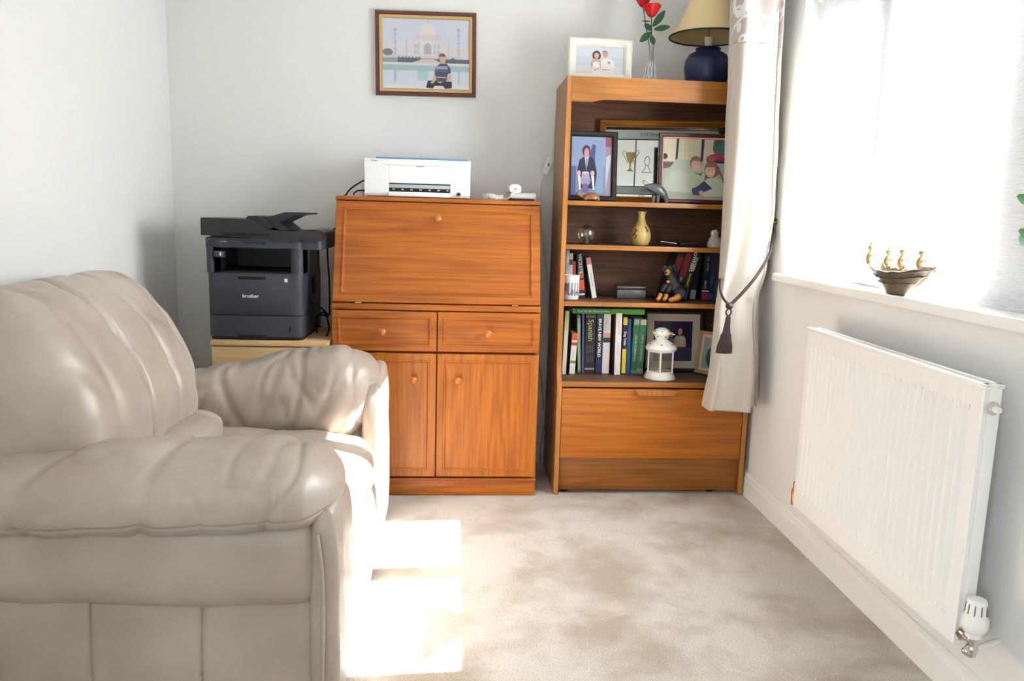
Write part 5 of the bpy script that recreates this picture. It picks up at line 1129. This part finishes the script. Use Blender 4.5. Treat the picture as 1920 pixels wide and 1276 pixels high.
# fold path in normalised (u across 0..1, v depth): broad front face then narrow pleats back to the wall
path0 = [(.98, .95), (.80, .88), (.60, .95), (.35, .90), (.16, .98), (.03, .80), (.0, .45), (.03, .16), (.12, .05), (.30, .10), (.50, .03), (.66, .04), (.72, .14), (.74, .34), (.78, .40), (.83, .42), (.86, .50), (.90, .46), (.93, .60), (.96, .80), (1.0, .78)]
path = [(p.x, p.y) for p in curve_pts([(a, b_, 0) for a, b_ in path0], 7)]
NP = len(path)
def curtain_pt(i, z, thick=0):
    u, v = path[i]; xa, xb = kint(z)
    k = math.exp(-((z-.80)/.16)**2)          # tie pinch
    dep = .13*(1-.38*k); yb_ = 2.865; y = yb_-dep*(1-v)
    x = xa+(xb-xa)*u
    t_ = i/NP
    y += .010*math.sin(t_*31+z*2.0)*(1-.3*k)*(1 if .3 < t_ < .95 else .5)+.006*math.sin(t_*55-z*3)
    x += .004*noise.noise(Vector((t_*6, z*3, 0)))
    # creases radiating up from the tie
    if z > .80: y += .007*math.sin(u*16)*math.exp(-(z-.80)/.22)
    else: y += .008*math.sin(u*13+1)*math.exp(-(.80-z)/.2)
    y += .008*noise.noise(Vector((x*14, z*7, 3)))
    return x, min(y, 2.895)
def curtain_part(nm, za, zb_, m, n_, hem=False):
    rows = []
    for k in range(n_+1):
        z = za+(zb_-za)*k/n_
        row = []
        for i in range(NP):
            x, y = curtain_pt(i, z)
            zz_ = z
            if hem and k == n_: zz_ += .0
            if hem: zz_ += (.03*max(0, (path[i][0]-.75)/.25)*(1 if path[i][1] < .6 else 0)-.0)*(max(0, (za-z)/(za-zb_)))**2
            row.append((x, y, zz_))
        rows.append(row)
    q = MB(); q.grid(rows); o = q.build(nm, m, cu, True, 180, fixn=False)
    md = o.modifiers.new('sol', 'SOLIDIFY'); md.thickness = .0025; return o
curtain_part('patterned_header', 2.12, 1.69, header, 20)
curtain_part('drape', 1.69, .385, cream, 150, True)
# tieback
rope = mat('tieback_rope', s(52, 38, 38), .7, bump=.5, bscale=400)
tb = empty('tieback', P(1366, 575, 1, 2.70), 'dark brown rope tieback with tassel around the cream curtain', 'tieback')
hk = Vector((1.165, 2.835, 1.08))
def rp_(lst): return [P(a, b_, 1, c) for a, b_, c in lst]
kn = P(1367, 572, 1, 2.715)
path_a = [hk, P(1452, 440, 1, 2.80), P(1441, 478, 1, 2.765), P(1418, 516, 1, 2.735), P(1392, 547, 1, 2.722), kn]
path_b = [kn, P(1357, 560, 1, 2.715), P(1351, 545, 1, 2.73), P(1349, 525, 1, 2.80), Vector((.99, 2.885, .86)), Vector((1.08, 2.905, .95)), hk]
q = MB()
for dlt in (0, .006):
    q.tube([p+Vector((0, -.001, -dlt)) for p in curve_pts(path_a, 10)], .0042, 8)
q.tube(curve_pts(path_b, 10), .0045, 8)
q.build('rope', rope, tb, True, 180)
q = MB(); q.ball(kn+Vector((0, -.004, -.002)), (.014, .010, .013)); q.tube(curve_pts([kn+Vector((0, -.006, -.008)), P(1361, 585, 1, 2.71), P(1366, 594, 1, 2.708)], 5), .003, 8); q.tube(curve_pts([kn+Vector((0, -.006, -.008)), P(1371, 585, 1, 2.71), P(1366, 594, 1, 2.708)], 5), .003, 8); q.build('knot', rope, tb)
tp = P(1366, 590, 1, 2.703); tbm = P(1357, 661, 1, 2.703); hT = tp.z-tbm.z; wT = (P(1372, 655, 1, 2.703).x-P(1344, 655, 1, 2.703).x)/2
q = MB()
rings = []
for t_, r in ((0, .004), (.04, .007), (.10, .009), (.30, .011), (.48, .0145), (.52, .018), (.62, .019), (.8, wT*.92), (1.0, wT)):
    c = tp.lerp(tbm, t_); nn = 44
    rings.append([(c.x+r*(1+(.10*(k % 2) if t_ > .5 else .05*(k % 2)))*math.cos(2*PI*k/nn), c.y+r*.55*(1+.1*(k % 2))*math.sin(2*PI*k/nn), c.z-(.002*((k*7) % 5)/5 if t_ == 1.0 else 0)) for k in range(nn)])
q.loft(rings); q.build('tassel', rope, tb, False)
ho = empty('curtain_hook', (1.178, 2.835, 1.08), 'brass curtain tieback hook on the wall beside the window', 'hook')
q = MB(); q.lathe([(.012, 0), (.012, -.003), (0, -.004)], (1.179, 2.835, 1.085), 20, 'x'); q.tube(curve_pts([(1.178, 2.835, 1.085), (1.160, 2.835, 1.078), (1.150, 2.835, 1.088), (1.152, 2.835, 1.100)], 5), .003, 8); q.build('hook_body', mat('brass', (0, 0, 0)), ho)

# ------------------------------------------------------------------ armchair
m, n, b = newmat('cream_leather'); L = n.links.new
t = n.nodes.new('ShaderNodeTexCoord')
n1 = n.nodes.new('ShaderNodeTexNoise'); n1.inputs['Scale'].default_value = 5; n1.inputs['Detail'].default_value = 4
r1 = n.nodes.new('ShaderNodeValToRGB'); r1.color_ramp.elements[0].position = .3; r1.color_ramp.elements[0].color = (*s(170, 156, 143), 1); r1.color_ramp.elements[1].position = .7; r1.color_ramp.elements[1].color = (*s(194, 181, 168), 1)
L(t.outputs['Object'], n1.inputs['Vector']); L(n1.outputs['Fac'], r1.inputs[0]); L(r1.outputs[0], b.inputs['Base Color'])
b.inputs['Roughness'].default_value = .37; b.inputs['Specular IOR Level'].default_value = .65
vo = n.nodes.new('ShaderNodeTexVoronoi'); vo.inputs['Scale'].default_value = 420; L(t.outputs['Object'], vo.inputs['Vector'])
nf = n.nodes.new('ShaderNodeTexNoise'); nf.inputs['Scale'].default_value = 14; nf.inputs['Detail'].default_value = 5; nf.inputs['Distortion'].default_value = 1.2; L(t.outputs['Object'], nf.inputs['Vector'])
b1 = n.nodes.new('ShaderNodeBump'); b1.inputs['Strength'].default_value = .12; b1.inputs['Distance'].default_value = .001; L(vo.outputs['Distance'], b1.inputs['Height'])
b2_ = n.nodes.new('ShaderNodeBump'); b2_.inputs['Strength'].default_value = .35; b2_.inputs['Distance'].default_value = .006; L(nf.outputs['Fac'], b2_.inputs['Height']); L(b1.outputs[0], b2_.inputs['Normal']); L(b2_.outputs[0], b.inputs['Normal'])
lea = m
ch = empty('armchair', (-.65, 2.1, 0), 'large cream leather armchair with puffy arms in sunlight', 'armchair')
def se(a, p):  # superellipse direction
    c, s_ = math.cos(a), math.sin(a); return math.copysign(abs(c)**p, c), math.copysign(abs(s_)**p, s_)
def wr2(p, n_, amp):
    """soft leather wrinkles along the normal"""
    v = noise.noise(Vector((p.x*5, p.y*5, p.z*7)))*.6+noise.noise(Vector((p.x*13+4, p.y*13, p.z*17)))*.3
    rg = 1-abs(noise.noise(Vector((p.x*11+9, p.y*4+p.z*3, p.z*4-p.x*2))))*5
    return amp*(v-.6*max(0, rg))
def puff(nm, st, axis, nseg=96, nst=120, pw=.8, seams=(), lines=(), amp=.006, par=None, endp=.35):
    """lofted cushion: st = stations (pos, cu, cv, ru, rv); axis x -> u=y v=z ; axis y -> u=x v=z; rounded closed ends
       seams = [(pos,width,depth,slant)] grooves across; lines = [(angle,width,depth)] grooves along"""
    p0, p1 = st[0][0], st[-1][0]
    def samp(p):
        for i in range(len(st)-1):
            if (st[i][0]-p)*(st[i+1][0]-p) <= 0:
                t_ = (p-st[i][0])/(st[i+1][0]-st[i][0]); t_ = t_*t_*(3-2*t_)
                return [st[i][k]+t_*(st[i+1][k]-st[i][k]) for k in range(1, 5)]
        return st[-1][1:]
    rings = []; L_ = abs(p1-p0)
    for i in range(nst+1):
        f_ = .5-.5*math.cos(PI*i/nst) if False else i/nst
        # denser at the ends
        f_ = f_+.10*math.sin(2*PI*f_)*-.8
        f_ = min(1, max(0, f_)); p = p0+(p1-p0)*f_
        cu_, cv_, ru, rv = samp(p)
        e0 = min(f_*L_, (1-f_)*L_)/(endp*min(ru, rv)*3); e0 = min(1, e0); sc = max(.02, (1-(1-e0)**2.2))**.5
        ring_ = []
        for k in range(nseg):
            a = 2*PI*k/nseg; c, s_ = se(a, pw); dr_ = 0
            for (sp, sw_, sd_, sl) in seams: dr_ -= sd_*math.exp(-((p-sp-sl*s_-.015*math.sin(a*2+sp*9))/sw_)**2)
            for (la_, lw_, ld_) in lines:
                dd = (a-la_+PI) % (2*PI)-PI; dr_ -= ld_*math.exp(-(dd/lw_)**2)
            u = cu_+ru*sc*c; v = cv_+rv*sc*s_
            P0 = Vector((p, u, v)) if axis == 'x' else Vector((u, p, v))
            dr_ += wr2(P0, None, amp)
            nu, nv = c/ru, s_/rv; nl = math.hypot(nu, nv); nu, nv = nu/nl, nv/nl
            u += nu*dr_; v += nv*dr_
            ring_.append((p, u, v) if axis == 'x' else (u, p, v))
        rings.append(ring_)
    q = MB(); q.loft(rings); return q.build(nm, lea, par or ch, True, 180)
# --- near side
NYo = 1.50
side = puff('side_panel', [(-1.12, 1.63, .375, .105, .105), (-.8, 1.625, .37, .11, .108), (-.5, 1.62, .36, .115, .105), (-.30, 1.625, .36, .11, .103), (-.255, 1.63, .36, .10, .10)], 'x', 96, 90, .55, amp=.003, endp=.2)
# lower skirt panels with vertical seams
def skirt_panel(y0, sgn, nm='skirt_panel'):
    rows = []
    for k in range(25):
        z = .012+.30*k/24; row = []
        for i in range(121):
            x = -1.12+.855*i/120; d = .006*math.sin(PI*k/24)
            for xs in (P(175, 1200, 1, 1.56).x, P(382, 1200, 1, 1.56).x): d -= .010*math.exp(-((x-xs-.02*(z-.15))/.006)**2)
            d += .004*noise.noise(Vector((x*5, z*6, y0)))
            e = max(0, (x+.32)/.055); d -= .05*(1-math.sqrt(max(0, 1-min(1, e)**2))) if e > 0 else 0
            row.append((x, y0-sgn*(-d)*-1 if False else y0+sgn*d, z))
        rows.append(row)
    q = MB(); q.grid(rows)
    o = q.build(nm, lea, ch, True, 180, fixn=False); md = o.modifiers.new('s', 'SOLIDIFY'); md.thickness = .02; md.offset = 0; return o
skirt_panel(1.555, -1)
arm = [(-1.13, 1.635, .478, .155, .075), (-.85, 1.635, .490, .165, .085), (-.60, 1.63, .500, .172, .086), (-.40, 1.63, .505, .17, .086), (-.30, 1.635, .500, .155, .076), (-.235, 1.65, .492, .130, .058)]
puff('arm_pad', arm, 'x', 120, 150, .82, seams=[(-.82, .010, .006, .02), (-.60, .012, .008, .03), (-.345, .008, .006, .02), (-.95, .02, .012, -.06)], lines=[(PI*1.12, .035, .006)], amp=.007)
puff('arm_front', [(1.525, -.262, .24, .030, .235), (1.60, -.262, .24, .038, .245), (1.76, -.262, .24, .038, .245), (1.80, -.262, .24, .034, .24)], 'y', 64, 40, .5, amp=.004, endp=.2)
# --- far side
arm2 = [(-1.13, 2.56, .42, .14, .105), (-.9, 2.555, .43, .15, .115), (-.70, 2.55, .45, .155, .135), (-.50, 2.55, .478, .165, .155), (-.36, 2.55, .49, .17, .160), (-.27, 2.555, .50, .155, .14), (-.232, 2.56, .49, .14, .12)]
puff('arm_pad', arm2, 'x', 120, 150, .75, seams=[(-.50, .010, .008, .03), (-.68, .014, .010, -.04), (-.60, .014, .006, .08), (-.40, .02, .006, .1), (-.31, .008, .006, -.03)], amp=.010)
puff('side_panel', [(-1.12, 2.60, .24, .11, .235), (-.5, 2.60, .24, .11, .235), (-.262, 2.60, .24, .105, .23)], 'x', 64, 50, .5, amp=.003, endp=.2)
puff('arm_front', [(2.42, -.258, .24, .030, .235), (2.46, -.258, .27, .036, .265), (2.66, -.258, .29, .036, .285), (2.72, -.258, .28, .03, .27)], 'y', 64, 50, .5, amp=.003, endp=.2)
# --- seat and front
puff('seat_cushion', [(-.98, 2.09, .35, .33, .07), (-.8, 2.09, .355, .33, .08), (-.45, 2.09, .345, .33, .075), (-.225, 2.09, .325, .33, .065)], 'x', 120, 70, .45, seams=[(-.55, .012, .006, 0)], amp=.005, endp=.4)
puff('footrest_panel', [(1.80, -.268, .15, .035, .135), (2.1, -.262, .15, .042, .14), (2.41, -.268, .15, .035, .135)], 'y', 64, 60, .5, amp=.005, endp=.2, seams=[(2.1, .010, .006, 0)])
MB().box(-1.08, -.30, 1.72, 2.52, .03, .28, .01).build('frame_box', mat('under_chair_black', s(40, 38, 36), .8), ch)
# --- backrest: closed profile in x,z swept along y
prof = [(-.82, .34), (-.755, .42), (-.740, .52), (-.750, .63), (-.79, .725), (-.84, .81), (-.90, .872), (-.96, .900), (-1.02, .895), (-1.065, .85), (-1.09, .76), (-1.10, .60), (-1.10, .40), (-1.06, .30), (-.95, .28), (-.86, .30)]
pc_ = curve_pts([(a, 0, b_) for a, b_ in prof]+[(prof[0][0], 0, prof[0][1])], 8)[:-1]
ctr = Vector((-.93, 0, .56)); NB = 150; rings = []
yA0, yA1 = 1.60, 2.44
creases = [(2.24, .010, .010, .05), (2.10, .010, .012, .03), (1.90, .008, .030, .05), (1.74, .02, .010, .05)]
for i in range(NB+1):
    f_ = i/NB; f_ = f_-.08*math.sin(2*PI*f_); y = yA0+(yA1-yA0)*f_
    e0 = min((yA1-y)/.24, 1); e1 = min((y-yA0)/.12, 1); e = min(e0, e1); sc = max(.03, 1-(1-e)**2.4)**.45
    ring_ = []
    for j, p in enumerate(pc_):
        v = Vector((p.x, 0, p.z))-ctr; nrm = v.normalized(); hrel = (p.z-.3)/.6
        r = ctr+v*(sc if p.x > -1.0 else .6*sc+.4)
        d = 0
        for (cy_, cw, cd, sl) in creases:
            d -= cd*math.exp(-((y-cy_-sl*math.sin(hrel*3.0)-.01*math.sin(hrel*9+cy_*7))/cw)**2)*(1 if p.x > -1.05 else 0)*min(1, max(0, hrel*1.6+.15))
        P0 = Vector((r.x, y, r.z)); d += wr2(P0*.9, None, .010)
        ring_.append((r.x+nrm.x*d, y, r.z+nrm.z*d))
    rings.append(ring_)
q = MB(); q.loft(rings); q.build('back_cushion', lea, ch, True, 180)
puff('lumbar_cushion', [(1.82, -.77, .42, .10, .07), (2.1, -.76, .43, .11, .075), (2.36, -.78, .42, .10, .07)], 'y', 72, 60, .8, amp=.008, seams=[(2.28, .012, .01, 0)])
# piping and stitching on the near arm front
q = MB(); yy_ = 1.515
q.tube(curve_pts([(-.272, 1.522, .43), (-.262, 1.516, .34), (-.262, 1.516, .2), (-.268, 1.52, .03)], 8), .004, 8); q.build('piping', lea, ch, True, 180)
